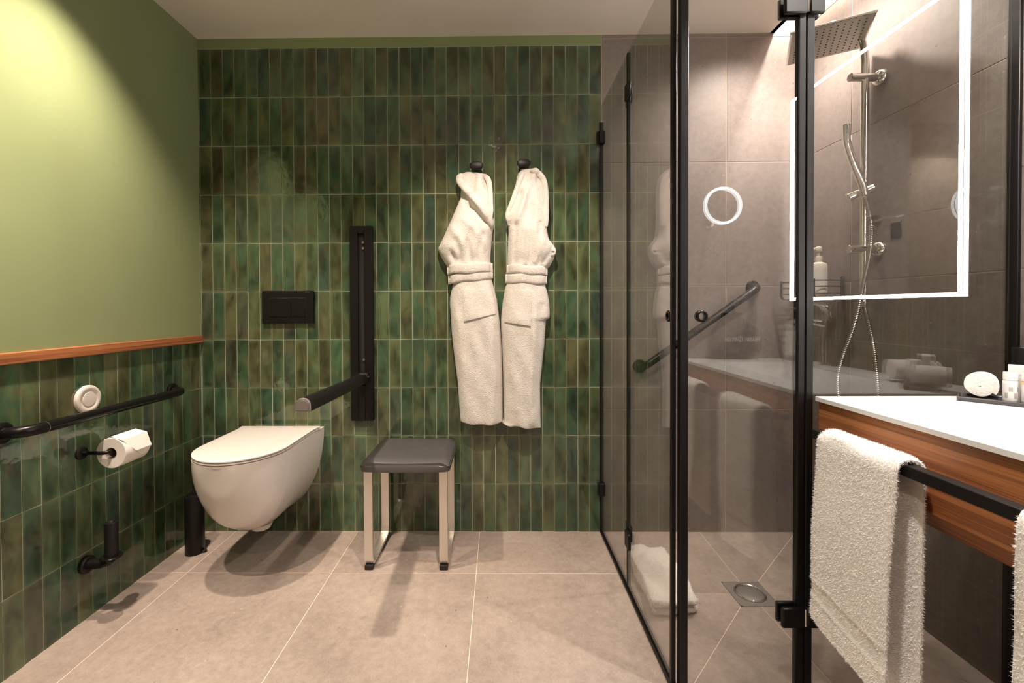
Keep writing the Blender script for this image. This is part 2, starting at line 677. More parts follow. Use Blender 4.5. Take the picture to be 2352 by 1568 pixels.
def tile_obj_mesh(axis, w, h, seed, mat):
    V, F = tile_mesh(axis, w, h, seed)
    m = MB()
    m.add(V, F)
    me = bpy.data.meshes.new('tile')
    me.from_pydata(V, [], F)
    import bmesh
    bm = bmesh.new(); bm.from_mesh(me); bmesh.ops.recalc_face_normals(bm, faces=bm.faces); bm.to_mesh(me); bm.free()
    me.materials.append(mat)
    me.polygons.foreach_set('use_smooth', [True] * len(me.polygons))
    me.set_sharp_from_angle(angle=math.radians(50))
    return me


def lay_tiles(parent, axis, mat, cells, hidden, seed0, limit=300):
    """cells: (a0,a1,z0,z1); hidden: predicate -> goes into one joined part"""
    G = .0023
    cache = {}
    rest = MB()
    r = random.Random(seed0)
    n = 0
    for a0, a1, z0, z1 in cells:
        w, h = a1 - a0 - G, z1 - z0 - G
        if w < .002 or h < .002:
            continue
        ac, zc = (a0 + a1) / 2, (z0 + z1) / 2
        dz = r.uniform(-.0005, .0005)
        dd = r.uniform(-.0002, .0003)
        tilt = (r.gauss(0, .0022), r.gauss(0, .0012))
        loc = (ac, -.0003 + dd, zc + dz) if axis == 'X' else (.0003 - dd, ac, zc + dz)
        if hidden(ac, zc) or n >= limit:
            V, F = tile_mesh(axis, w, h, r.randrange(9999))
            rest.add([(x + loc[0], y + loc[1], z + loc[2]) for x, y, z in V], F)
            continue
        key = (round(w, 4), round(h, 4), r.randrange(5))
        if key not in cache:
            cache[key] = tile_obj_mesh(axis, w, h, hash(key) % 9999, mat)
        o = bpy.data.objects.new('tile', cache[key])
        COL.objects.link(o)
        o.parent = parent
        o.location = loc
        o.rotation_euler = (tilt[1], 0, tilt[0]) if axis == 'X' else (0, tilt[1], tilt[0])
        n += 1
    if rest.v:
        o = rest.build('tile_remainder', mat, parent, smooth=50)
        o['kind'] = 'stuff'


rows_b = [(k * TH, (k + 1) * TH) for k in range(10)]
cells = []
for z0, z1 in rows_b:
    cells.append((0.0008, BX0 - .0002, z0, z1))
    for c in range(34):
        cells.append((BX0 + c * TW, BX0 + (c + 1) * TW, z0, z1))


def hid_back(x, z):
    if x < .006:
        return True
    if 1.26 < x < 1.37 and .56 < z < 1.5 or 1.46 < x < 1.58 and .56 < z < 1.5:
        return True                       # behind the robes
    if .2 < x < .5 and .1 < z < .4 or .72 < x < .81 and .6 < z < 1.4:
        return True                       # behind the pan, behind the rail plate
    return False


lay_tiles(wall_back, 'X', GLZ_B, cells, hid_back, 3)
cells = []
yk = [-.0005, -.0139] + [-.0139 - TW * k for k in range(1, 48)]
for z0, z1 in [(0, .2255), (.2255, .4512), (.4512, .677), (.677, .8905)]:
    for a, b in zip(yk[:-1], yk[1:]):
        cells.append((b, a, z0, z1))
lay_tiles(wall_left, 'Y', GLZ_L, cells, lambda y, z: y < -1.3 or y > -.01, 5)
# the vanity's side of the right wall: a glazed panel past the glass
gp = MB()
for r_i in range(11):
    for c in range(15):
        y1 = -.893 - c * TW
        V, F = tile_mesh('Y', TW - .0028, (TH if r_i < 10 else .045) - .0028, r_i * 31 + c)
        zc = (r_i + .5) * TH if r_i < 10 else 10 * TH + .0225
        gp.add([(XR - .0003 - x - .0003, y + y1 - TW / 2, z + zc + .012) for x, y, z in V], F)
g_ = gp.build('tile_panel', glaze('Y', -.893 - 40 * TW), wall_right, smooth=50)
g_['kind'] = 'stuff'
pl = MB().box(XR + .0002, XR + .0012, -1.74, -.893, 0, 2.35).build('grout_bed', GROUT, wall_right, smooth=0)

# wood rail on the left wall
wr = struct('trim_3', MB().box(-.005, .013, YB, -.0005, .8905, .9245, .0025), TRIMW)

# ---- stone tiles: shower walls
GS = .0028


def stone_wall_tiles():
    zs = [0, .5716, 1.1433, 1.715, 2.2862, 2.5]
    for x0, x1 in ((1.8785, 2.452), (2.452, XR + .001)):
        for z0, z1 in zip(zs[:-1], zs[1:]):
            MB().box(x0 + GS / 2, x1 - GS / 2, 0, .0125, z0 + GS / 2, z1 - GS / 2, .001).build('tile', WALLM, wall_back, origin=((x0 + x1) / 2, 0, (z0 + z1) / 2))
    for y1, y0 in ((0, -.3145), (-.3145, -.891)):
        for z0, z1 in zip(zs[:-1], zs[1:]):
            MB().box(XR, XR + .0125, y0 + GS / 2, y1 - GS / 2 if y1 else -.0005, z0 + GS / 2, z1 - GS / 2, .001).build('tile', WALLM, wall_right, origin=(XR, (y0 + y1) / 2, (z0 + z1) / 2))


stone_wall_tiles()
# grey arris strip between the green and the grey tiles
struct('trim_4', MB().box(1.8745, 1.878, -.0005, .010, 0, 2.3, 0), SGROUTD, smooth=0)

# ---- stone tiles: floor
xs = [0.0, .156, .7325, 1.3065, 1.879]
ys = [0.0, -.3255, -.899, -1.4725, -2.046, -2.62, -2.75]
for xa, xb in zip(xs[:-1], xs[1:]):
    for ya, yb in zip(ys[:-1], ys[1:]):
        MB().box(xa + GS / 2, xb - GS / 2, yb + GS / 2, ya - GS / 2, -.03, 0, .0008).build('tile', FLOORM, floor, origin=((xa + xb) / 2, (ya + yb) / 2, 0))
for xa, xb in ((1.879, 2.452), (2.452, 3.0)):
    for ya, yb in ((-.8985, -1.4725), (-1.4725, -2.046), (-2.046, -2.75)):
        MB().box(xa + GS / 2, xb - GS / 2, yb + GS / 2, ya - GS / 2, -.03, 0, .0008).build('tile', FLOORM, floor, origin=((xa + xb) / 2, (ya + yb) / 2, 0))
# shower: eight pieces cut to fall towards the drain
DX0, DX1, DY0, DY1 = 2.2495, 2.3935, -.5035, -.360
ZD = -.010
dcx, dcy = (DX0 + DX1) / 2, (DY0 + DY1) / 2
SX0, SX1, SY0, SY1 = 1.879, XR, -.8985, 0.0
mid = {'s': (dcx + .004, SY0), 'n': (dcx + .010, SY1), 'w': (SX0, dcy - .012), 'e': (SX1, dcy - .008)}
crn = {'nw': ((SX0, SY1), (DX0, DY1)), 'ne': ((SX1, SY1), (DX1, DY1)), 'se': ((SX1, SY0), (DX1, DY0)), 'sw': ((SX0, SY0), (DX0, DY0))}
dm = {'n': (dcx, DY1), 's': (dcx, DY0), 'w': (DX0, dcy), 'e': (DX1, dcy)}
sgp = MB()
order = [('n', 'nw'), ('nw', 'w'), ('w', 'sw'), ('sw', 's'), ('s', 'se'), ('se', 'e'), ('e', 'ne'), ('ne', 'n')]
for a, b in order:
    pa = (mid[a], dm[a]) if a in mid else crn[a]
    pb = (mid[b], dm[b]) if b in mid else crn[b]
    poly = [pa[0], pb[0], pb[1], pa[1]]
    cxp = sum(p[0] for p in poly) / 4
    cyp = sum(p[1] for p in poly) / 4
    # shrink every edge by half a joint
    P = [Vector(p) for p in poly]
    n = 4
    ar = sum(P[i].x * P[(i + 1) % n].y - P[(i + 1) % n].x * P[i].y for i in range(n))
    if ar < 0:
        P.reverse()
        flags = [False, False, True, False]
    off = []
    for i in range(n):
        p0, p1, p2 = P[i - 1], P[i], P[(i + 1) % n]
        d1, d2 = (p1 - p0).normalized(), (p2 - p1).normalized()
        n1, n2 = Vector((-d1.y, d1.x)), Vector((-d2.y, d2.x))
        bis = (n1 + n2)
        off.append(p1 + bis * (GS * .5 / max(.2, bis.dot(n1))))

    def zf(p):
        d = max(abs(p.x - dcx) / ((SX1 - SX0) / 2), abs(p.y - dcy) / .44)
        return ZD * (1 - min(1, d))
    sgp.add([(p.x, p.y, zf(p) - .0011) for p in P], [(0, 1, 2, 3)])
    mb = MB()
    mb.loft([[(p.x, p.y, -.035) for p in off], [(p.x, p.y, zf(p)) for p in off]])
    mb.build('tile', FLOORM, floor, origin=(cxp, cyp, 0), smooth=0)

# drain
dr = thing('floor_drain', 'square steel shower drain with a round grate in the stone floor', 'drain', (dcx, dcy, ZD))
sgp.build('grout_bed', STGROUT, floor, smooth=0)
mb = MB()
ring_o = [(DX0 + .001, DY0 + .001), (DX1 - .001, DY0 + .001), (DX1 - .001, DY1 - .001), (DX0 + .001, DY1 - .001)]
nseg = 48
R0 = .0535
outer = []
for k in range(nseg):
    a = 2 * PI * (k + .5) / nseg - PI * .75
    c, s = math.cos(a), math.sin(a)
    m_ = .0705 / max(abs(c), abs(s))
    outer.append((dcx + c * m_, dcy + s * m_))
inner = [(dcx + R0 * math.cos(2 * PI * (k + .5) / nseg - PI * .75), dcy + R0 * math.sin(2 * PI * (k + .5) / nseg - PI * .75)) for k in range(nseg)]
mb.loft([[(x, y, -.030) for x, y in outer], [(x, y, -.0085) for x, y in outer], [(x, y, -.0075) for x, y in inner], [(x, y, -.020) for x, y in inner]], cap0=False, cap1=False)
mb.build('plate', simple('drain_steel', (.25, .225, .21), .55, .4), dr)
MB().lathe([(.0525, -.012), (.0525, -.0045), (.0500, -.0030), (.0465, -.0045), (.0465, -.010)], (dcx, dcy, 0), 48, cap0=False, cap1=False).build('ring', CHROME, dr)
MB().lathe([(.0455, -.014), (.0455, -.0075), (.044, -.0065), (.001, -.0060)], (dcx, dcy, 0), 40).build('grate', simple('grate_steel', (.25, .23, .215), .5, .5), dr)

# ------------------------------------------------------------------ shower enclosure
GT = .004


def leaf_side(par, y0, y1, z0=.016, z1=1.972):
    MB().box(XG - GT, XG + GT, y0, y1, z0, z1, .0008).build('glass_pane', GLASS, par, smooth=0)


sd = thing('shower_door', 'smoked glass two-leaf side shower door with black hinges beside the green tiles', 'shower door', (XG, -.43, 0))
leaf_side(sd, -.428, -.006)
leaf_side(sd, -.850, -.4335)
MB().box(XG - .0085, XG + .0085, -.0065, -.0012, .004, 1.90, .001).build('wall_seal', BLACK, sd)
MB().box(XG - .006, XG + .006, -.4365, -.425, .022, 1.972, .001).build('profile', BLACK, sd)
MB().box(XG - .0085, XG + .0035, -.8585, -.845, .018, 1.975, .001).build('end_seal', BLACK, sd)
MB().box(XG - .010, XG + .009, -.870, -.0035, .0003, .013, .002).box(XG - .004, XG + .0045, -.870, -.0035, .012, .020, .001).build('bottom_rail', BLACK, sd)
for zc in (1.826, .205):
    h_ = MB()
    h_.box(XG - .013, XG + .013, -.027, -.0025, zc - .029, zc + .029, .002)
    h_.box(XG - .020, XG - .013, -.020, -.0025, zc - .029, zc + .029, .002)
    h_.build('hinge', BLACK, sd)
    h_ = MB()
    h_.box(XG + .0045, XG + .016, -.428, -.372, zc - .029, zc + .029, .0025)
    h_.box(XG - .016, XG - .0045, -.478, -.433, zc - .033, zc + .025, .0025)
    h_.cyl((XG, -.4308, zc - .029), (XG, -.4308, zc + .029), .0085, n=16)
    h_.build('hinge', BLACK, sd)


def pull_ring(par, c, axis):
    pr = [(.0135, -.0085), (.0158, -.0065), (.0158, .0065), (.0135, .0085), (.0098, .0085), (.009, .005), (.009, -.005), (.0098, -.0085), (.0135, -.0085)]
    MB().lathe(pr, c, 28, axis, cap0=False, cap1=False).build('pull_ring', BLACKG, par)


pull_ring(sd, (XG, -.826, 1.022), 'X')

fd = thing('shower_door', 'smoked glass front shower door with black posts facing the camera beside the vanity', 'shower door', (2.2, YG, 0))
MB().box(1.900, 2.1985, YG - GT, YG + GT, .014, 1.972, .0008).build('glass_pane', GLASS, fd, smooth=0)
MB().box(2.2315, XR - .006, YG - GT, YG + GT, .014, 1.972, .0008).build('glass_pane', GLASS, fd, smooth=0)
MB().box(1.8835, 1.9045, YG - .011, YG + .011, .012, 1.975, .0015).build('post', BLACK, fd)
MB().box(2.194, 2.2145, YG - .0095, YG + .0095, .012, 1.975, .003).build('post', BLACK, fd)
MB().box(2.2165, 2.2365, YG - .0095, YG + .0095, .012, 1.975, .002).build('post', BLACK, fd)
MB().box(XR - .011, XR - .001, YG - .014, YG + .014, .004, 2.0, .0015).build('wall_channel', BLACK, fd)
MB().box(1.888, XR - .010, YG - .009, YG + .009, .0003, .012, .0015).build('bottom_rail', BLACK, fd)
for zc in (1.842, .217):
    h_ = MB()
    h_.box(2.153, 2.2125, YG - .019, YG - .006, zc - .027, zc + .027, .003)
    h_.box(2.2185, 2.258, YG - .019, YG - .006, zc - .027, zc + .027, .003)
    h_.box(2.153, 2.2125, YG + .006, YG + .018, zc - .027, zc + .027, .003)
    h_.box(2.2185, 2.258, YG + .006, YG + .018, zc - .027, zc + .027, .003)
    h_ = h_.build('hinge', BLACK, fd)
    k_ = MB()
    k_.cyl((2.2155, YG - .013, zc - .023), (2.2155, YG - .013, zc + .023), .0042, n=14)
    k_.build('hinge_pin', CHROME, h_)
pull_ring(fd, (1.943, YG, 1.022), 'Y')

# ------------------------------------------------------------------ shower fittings
# grab bar on the stone wall
gb = thing('grab_bar', 'black slanted grab bar on the stone shower wall', 'grab bar', (2.30, -.05, .95))
A, B = Vector((2.052, -.056, .775)), Vector((2.572, -.056, 1.137))
d = (B - A).normalized()
out = Vector((0, -1, 0))
path = []
RB = .034
Aw, Bw = Vector((A.x - .004, -.0005, A.z - .003)), Vector((B.x + .004, -.0005, B.z + .003))
for t in range(7):
    a = math.radians(90 * t / 6)
    path.append(A + d * RB - d * RB * math.sin(PI / 2 - a) + Vector((0, .056 - .034 - .0, 0)) * 0 + Vector((0, RB - RB * math.sin(a), 0)))
path = [Vector((path[0].x, -.004, path[0].z))] + path
p2 = []
for t in range(7):
    a = math.radians(90 * t / 6)
    p2.append(B - d * RB + d * RB * math.sin(a) + Vector((0, RB - RB * math.cos(a), 0)))
p2.append(Vector((p2[-1].x, -.004, p2[-1].z)))
MB().tube(path + p2, .0165, 18).build('bar', BLACKG, gb)
for p in (path[0], p2[-1]):
    MB().lathe([(.031, .0), (.031, -.006), (.028, -.010), (.018, -.011)], (p.x, -.0008, p.z), 28, 'Y').build('wall_flange', BLACKG, gb)

# riser rail with rain head, hand shower and hose
XRL, YRL = 2.717, -.447
rs_ = thing('shower_column', 'chrome shower rail with a square rain head on the right stone wall', 'shower rail', (XRL, YRL, 1.06))
HC = Vector((2.585, -.442, 2.0))
top = [(XRL, YRL, 1.062), (XRL, YRL, 1.5), (XRL, YRL, 1.93)]
top += [(XRL - .002, YRL, 1.96), (XRL - .010, YRL, 1.995), (XRL - .024, YRL + .001, 2.028), (XRL - .045, YRL + .002, 2.05), (XRL - .075, YRL + .003, 2.06), (HC.x + .02, HC.y, 2.062), (HC.x + .006, HC.y, 2.056), (HC.x, HC.y, 2.04)]
MB().tube(top, .0125, 18).build('riser_pipe', CHROME, rs_)
for z in (1.868, 1.2535):
    MB().cyl((2.662, YRL, z), (XR - .012, YRL, z), .0145, n=24, bev=.002).build('bracket', CHROME, rs_)
    MB().lathe([(.028, 0), (.028, -.006), (.022, -.016), (.015, -.020)], (XR - .0008, YRL, z), 28, 'X').build('wall_flange', CHROME, rs_)
MB().lathe([(.013, .0), (.013, .022), (.0095, .026)], (XRL, YRL, 1.045), 20).build('outlet', CHROME, rs_)
# rain head
ux, uy = Vector((.4959, .8684, 0)), Vector((-.8684, .4959, 0)) * 1.0
ux = Vector((.12, .212, 0)).normalized()
uy = Vector((-.193, .076, 0))
uy = (uy - ux * uy.dot(ux)).normalized()
hs = .118


def hp(a, b, z):
    p = HC + ux * a + uy * b
    return (p.x, p.y, z)


mb = MB()
sq = lambda s, z: [hp(-s, -s, z), hp(s, -s, z), hp(s, s, z), hp(-s, s, z)]
mb.loft([sq(hs - .002, 1.9995), sq(hs, 2.001), sq(hs, 2.006), sq(hs - .004, 2.0085), sq(.03, 2.012)])
hd = mb.build('rain_head', CHROME, rs_, smooth=20)
noz = MB()
for i in range(11):
    for j in range(11):
        a, b = -.095 + i * .019, -.095 + j * .019
        noz.lathe([(.0028, 0), (.0024, -.0022)], hp(a, b, 1.9996), 6)
no = noz.build('nozzles', RUBBER, hd)
no['kind'] = 'stuff'
MB().box(-1, 1, -1, 1, -1, 1)
mb = MB()
mb.loft([sq(hs - .006, 1.9985), sq(hs - .006, 1.9994)])
mb.build('spray_face', simple('spray_face_grey', (.42, .385, .35), .35, .5), hd)
MB().lathe([(.017, 0), (.017, .02), (.012, .034)], (HC.x, HC.y, 2.009), 20).build('head_joint', CHROME, rs_)
# slider and hand shower
mb = MB()
mb.cyl((XRL + .024, YRL - .012, 1.470), (XRL - .052, YRL + .012, 1.438), .0165, n=22, bev=.003)
mb.cyl((XRL, YRL, 1.43), (XRL, YRL, 1.475), .0165, n=20)
mb.build('slider', CHROME, rs_)
hsx = thing('hand_shower', 'chrome stick hand shower clipped on the shower rail', 'hand shower', (2.70, -.47, 1.44))
HP = [(2.694, -.478, 1.437), (2.694, -.470, 1.470), (2.686, -.432, 1.575), (2.683, -.415, 1.632), (2.682, -.409, 1.660), (2.682, -.408, 1.712)]
MB().tube(HP, [.0115, .0125, .0125, .0125, .0125, .0125], 18).build('handle', CHROME, hsx)
MB().cyl((2.682, -.408, 1.7125), (2.682, -.408, 1.716), .0112, n=18).build('spray_end', STEEL, hsx)


def catmull(P, n):
    P = [Vector(p) for p in P]
    P = [P[0] * 2 - P[1]] + P + [P[-1] * 2 - P[-2]]
    out = []
    for i in range(1, len(P) - 2):
        for k in range(n):
            t = k / n
            a, b, c, e = P[i - 1], P[i], P[i + 1], P[i + 2]
            out.append(.5 * ((2 * b) + (c - a) * t + (2 * a - 5 * b + 4 * c - e) * t * t + (3 * b - a - 3 * c + e) * t ** 3))
    out.append(P[-2])
    return out


hose = catmull([(2.694, -.478, 1.434), (2.696, -.492, 1.38), (2.699, -.502, 1.31), (2.698, -.492, 1.22), (2.697, -.468, 1.12),
                (2.694, -.452, 1.03), (2.690, -.432, .955), (2.680, -.405, .87), (2.672, -.388, .78), (2.675, -.395, .69), (2.690, -.44, .625),
                (2.702, -.495, .65), (2.706, -.522, .73), (2.708, -.515, .82), (2.709, -.502, .90), (2.711, -.478, .985), (2.714, -.458, 1.035), (2.717, -.448, 1.052)], 26)
rr = [.0062 + .0011 * (1 if (i // 1) % 2 else -1) for i in range(len(hose))]
MB().tube(hose, rr, 10).build('hose', STEEL, hsx, smooth=60)

# soap basket
bs = thing('shower_basket', 'black wire shower basket holding a pump bottle on the stone wall', 'basket', (2.71, -.19, 1.07))
X0, X1, Y0, Y1 = 2.648, XR - .004, -.290, -.090
for yy in (Y1, Y0):
    st = MB()
    pth = [(X0, yy, 1.158), (X0, yy, 1.095), (X0 + .006, yy, 1.082), (X0 + .018, yy, 1.076), (X1 - .006, yy, 1.076)]
    st.tube(pth, .0085, 10, flat=.0032, up=(1, 0, 0))
    st.build('strap', BLACK, bs)
for yy in (Y1, Y0 + .012):
    MB().box(X1 - .004, XR - .0008, yy - .008, yy + .008, 1.072, 1.168, .002).build('wall_bracket', BLACK, bs)
for z in (1.152, 1.128, 1.100):
    MB().tube([(X1, Y1, z), (X0 + .004, Y1, z), (X0, Y1 - .004, z), (X0, Y0 + .004, z), (X0 + .004, Y0, z), (X1, Y0, z)], .0026, 8).build('wire', BLACK, bs)
for k in range(8):
    yy = Y1 + (Y0 - Y1) * (k + .5) / 8
    MB().tube([(X0 + .002, yy, 1.078), (X1, yy, 1.078)], .0018, 6).build('floor_wire', BLACK, bs)


def pump_bottle(name, label, c, h, r, body, labm, pump, group=None):
    t = thing(name, label, 'bottle', c, group)
    x, y, z = c
    MB().lathe([(r * .9, 0), (r, .004), (r, h * .62), (r * .92, h * .665), (r * .42, h * .70), (r * .40, h * .74)], c, 28).build('body', body, t)
    MB().lathe([(r * 1.012, h * .10), (r * 1.012, h * .56)], c, 28, cap0=False, cap1=False).build('label', labm, t)
    mb = MB()
    mb.lathe([(r * .5, h * .735), (r * .5, h * .80), (r * .2, h * .815), (r * .2, h * .90)], c, 18)
    mb.lathe([(r * .42, h * .90), (r * .46, h * .92), (r * .40, h * .985), (r * .2, h)], c, 18)
    mb.box(x - r * 1.1, x, y - .005, y + .005, z + h * .93, z + h * .975, .002)
    mb.build('pump', pump, t)
    return t


pump_bottle('shampoo_bottle', 'white labelled pump bottle standing in the black wire basket', (2.709, -.232, 1.0805), .212, .030, PINKC, LABELW, PINKC)
# small plate on the right wall
tag(MB().box(XR - .004, XR - .0005, -.5335, -.494, 1.283, 1.337, .001).build('wall_plate', simple('dark_teal_plate', (.018, .026, .026), .25)), 'small dark rectangular plate on the stone wall beside the shower rail', 'wall plate')


# ------------------------------------------------------------------ terry pile (fibres as real triangles)
def fibre_mesh(pts, nrms, length, width, seed, droop=.5):
    r = np.random.default_rng(seed)
    n = len(pts)
    P = np.asarray(pts, float)
    Nn = np.asarray(nrms, float)
    dirs = Nn + r.normal(0, .55, (n, 3)) + np.array([0, 0, -droop])
    dirs /= np.linalg.norm(dirs, axis=1)[:, None]
    side = np.cross(dirs, r.normal(0, 1, (n, 3)))
    side /= np.linalg.norm(side, axis=1)[:, None] + 1e-9
    ln = length * r.uniform(.55, 1.15, (n, 1))
    w = width * r.uniform(.7, 1.2, (n, 1))
    V = np.empty((n, 3, 3))
    V[:, 0] = P - side * w * .5 - Nn * .001
    V[:, 1] = P + side * w * .5 - Nn * .001
    V[:, 2] = P + dirs * ln
    return V.reshape(-1, 3)


PILEM = simple('pile_fibre', (.97, .95, .93), .95, 0, .05)


def add_pile(par, src, count, length, width, seed, droop=.5, accept=None, mat=None):
    """fibres over the faces of an object whose origin is the parent's"""
    me = src.data
    me.calc_loop_triangles()
    tri = np.array([t.vertices[:] for t in me.loop_triangles])
    co = np.array([v.co[:] for v in me.vertices])
    a, b, c = co[tri[:, 0]], co[tri[:, 1]], co[tri[:, 2]]
    nr = np.cross(b - a, c - a)
    ar = np.linalg.norm(nr, axis=1)
    nr = nr / (ar[:, None] + 1e-12)
    r = np.random.default_rng(seed)
    pr = ar.copy()
    if accept is not None:
        pr = pr * np.array([accept(*((a[i] + b[i] + c[i]) / 3), *nr[i]) for i in range(len(a))])
    ids = r.choice(len(a), count, p=pr / pr.sum())
    u = r.random((count, 1)); v = r.random((count, 1))
    fl = (u + v) > 1
    u = np.where(fl, 1 - u, u); v = np.where(fl, 1 - v, v)
    P = a[ids] * (1 - u - v) + b[ids] * u + c[ids] * v
    V = fibre_mesh(P, nr[ids], length, width, seed + 1, droop)
    m = bpy.data.meshes.new('pile')
    m.vertices.add(len(V)); m.loops.add(len(V)); m.polygons.add(count)
    m.vertices.foreach_set('co', V.ravel())
    m.loops.foreach_set('vertex_index', np.arange(len(V)))
    m.polygons.foreach_set('loop_start', np.arange(0, len(V), 3))
    m.update()
    m.validate()
    m.materials.append(mat or PILEM)
    o = bpy.data.objects.new('pile', m)
    COL.objects.link(o)
    o.parent = par
    o['kind'] = 'stuff'
    return o


# folded bath mat on the shower floor
fm = thing('folded_towel', 'folded white towel lying on the shower floor behind the glass', 'towel', (1.99, -.40, 0))
mb = MB()
C4 = [(1.915, -.577), (2.083, -.553), (2.088, -.222), (1.935, -.212)]


def quad_pt(u, v):
    a, b, c, e = [Vector(p) for p in C4]
    return (a * (1 - u) + b * u) * (1 - v) + (e * (1 - u) + c * u) * v


for l in range(3):
    z0 = .002 + l * .0185
    sh = (.0, .006, -.008)[l]
    rings = []
    NU = 40
    for k, (ins, z) in enumerate(((.030, 0), (.008, .003), (0, .0095), (.006, .016), (.028, .0195), (.075, .021))):
        ring = []
        for q in range(NU):
            t = 4 * q / NU
            s_, fr = int(t), t - int(t)
            uv = [(fr, 0), (1, fr), (1 - fr, 1), (0, 1 - fr)][s_]
            pu = .5 + (uv[0] - .5) * (1 - ins * 2.2)
            pv = .5 + (uv[1] - .5) * (1 - ins)
            ru, rv = abs(pu - .5) * 2, abs(pv - .5) * 2
            cr = 1 - .055 * (ru * rv) ** 6
            p = quad_pt(.5 + (pu - .5) * cr, .5 + (pv - .5) * cr)
            wob = .006 * math.sin(8 * pv + l * 2.3) + .004 * math.sin(13 * pu + 2 * l)
            sag = .010 * math.sin(6.5 * pv + 3 * pu + l) + .006 * math.sin(11 * pu + 4 * pv)
            ring.append((p.x + wob, p.y + sh + wob * .6, z0 + z + (sag * .6 if l == 2 and z > .008 else sag * .15 if z > .008 else 0)))
        rings.append(ring)
    mb.loft(rings)
fo = mb.build('cloth', TOWELM, fm, smooth=60)
add_pile(fm, fo, 22000, .0055, .0013, 31, .2, lambda x, y, z, nx, ny, nz: 1.0 if nz > -.3 else 0.0)

# ------------------------------------------------------------------ toilet
TX = .404
tl = thing('toilet', 'white wall-hung toilet with a slim closed lid on the green tiled wall', 'toilet', (TX, 0, .09))
YK = [0, -.12, -.24, -.345, -.42, -.47, -.505, -.525]
ZBK = [.129, .146, .150, .177, .224, .296, .378, .486]
EXK = [1.90, 1.96, 2.02, 2.10, 2.15, 2.2, 2.2, 2.2]
YW = [-.5272 * (1 - (1 - i / 45) ** 2.0) for i in range(46)]
HW = [.1745 if y > -.345 else max(.0028, .1705 * max(0, 1 - ((-y - .345) / .182) ** 2) ** .5 + .002) for y in YW]
HW = [h - .0015 * min(1, max(0, (-y - .30) / .05)) for h, y in zip(HW, YW)]
ZB = [float(np.interp(-y, [-k for k in YK], ZBK)) for y in YW]
EX = [float(np.interp(-y, [-k for k in YK], EXK)) for y in YW]
ZT = .4945


def bowl_ring(y, hw, zb, ex, n=40, top=ZT):
    ring = []
    for k in range(n + 1):
        th = PI * k / n
        c, s = math.cos(th), math.sin(th)
        x = hw * math.copysign(abs(c) ** (2 / ex), c)
        z = top - (top - zb) * abs(s) ** (2 / ex)
        ring.append((TX + x, y, z))
    return ring


rings = [bowl_ring(y, h, z, e) for y, h, z, e in zip(YW, HW, ZB, EX)]
mb = MB()
mb.loft(rings)
mb.build('bowl', CERAM, tl, smooth=45)
# outlet foot under the bowl
MB().lathe([(.024, .004), (.036, .008), (.046, .03)], (TX - .004, -.225, .122), 24).build('foot', CERAM, tl)


def lid_ring(ins, z, n=64, dome=0):
    pts = []
    yr, ys_, yf, hw = -.058, -.345, -.530, .1712
    # rear edge, right side, front half ellipse, left side
    out = []
    for k in range(9):
        t = k / 8
        out.append((-hw * 1.06 + 2 * hw * 1.06 * t, yr))
    for k in range(1, 10):
        t = k / 9
        out.append((hw * (1 + .06 * max(0, 1 - t * 5) ** 1.3), yr + (ys_ - yr) * t))
    for k in range(1, 40):
        a = PI * k / 40
        ex = 1.94
        c, s = math.cos(a), math.sin(a)
        out.append((hw * math.copysign(abs(c) ** (2 / ex), c), ys_ + (yf - ys_) * abs(s) ** (2 / ex)))
    for k in range(0, 9):
        t = 1 - k / 9
        out.append((-hw * (1 + .06 * max(0, 1 - t * 5) ** 1.3), yr + (ys_ - yr) * t))
    cyy = -.31
    r = []
    for x, y in out:
        f = 1 - ins / .19
        r.append((TX + x * f, cyy + (y - cyy) * (1 - ins / .26), z))
    return r


mb = MB()
mb.loft([lid_ring(.014, .4940), lid_ring(.013, .4968), lid_ring(.001, .4975), lid_ring(0, .4985), lid_ring(0, .5020), lid_ring(.002, .5028), lid_ring(.014, .5030)])
mb.build('seat', CERAM, tl, smooth=35)
mb = MB()
mb.loft([lid_ring(.015, .5028), lid_ring(.013, .5060), lid_ring(-.0005, .5066), lid_ring(-.001, .5080), lid_ring(-.0005, .5112), lid_ring(.003, .5130), lid_ring(.008, .5137), lid_ring(.06, .5147), lid_ring(.14, .5152)])
mb.build('lid', CERAM, tl, smooth=35)
for sx in (-.1, .1):
    MB().cyl((TX + sx - .02, -.049, .504), (TX + sx + .02, -.049, .504), .006, n=16).build('lid_hinge', CERAM, tl)

# flush plate
fp = thing('flush_plate', 'black dual flush plate on the green tiles above the toilet', 'flush plate', (.417, 0, 1.054))
FX0, FX1, FZ0, FZ1 = .2975, .5375, .9778, 1.1308
mb = MB()
mb.box(FX0, FX1, -.0145, -.0012, FZ0, FZ1, .0015)
mb.build('frame', BLACK, fp)
MB().box(.3305, .5035, -.0152, -.0143, 1.0095, 1.0985, .0003).build('recess', RUBBER, fp)
MB().box(.3325, .4352, -.0185, -.0150, 1.0115, 1.0965, .0012).build('button', BLACK, fp)
MB().box(.4375, .5015, -.0185, -.0150, 1.0115, 1.0965, .0012).build('button', BLACK, fp)
MB().box(.500, .522, -.0149, -.0142, 1.1235, 1.1250).build('maker_mark', STEEL, fp)

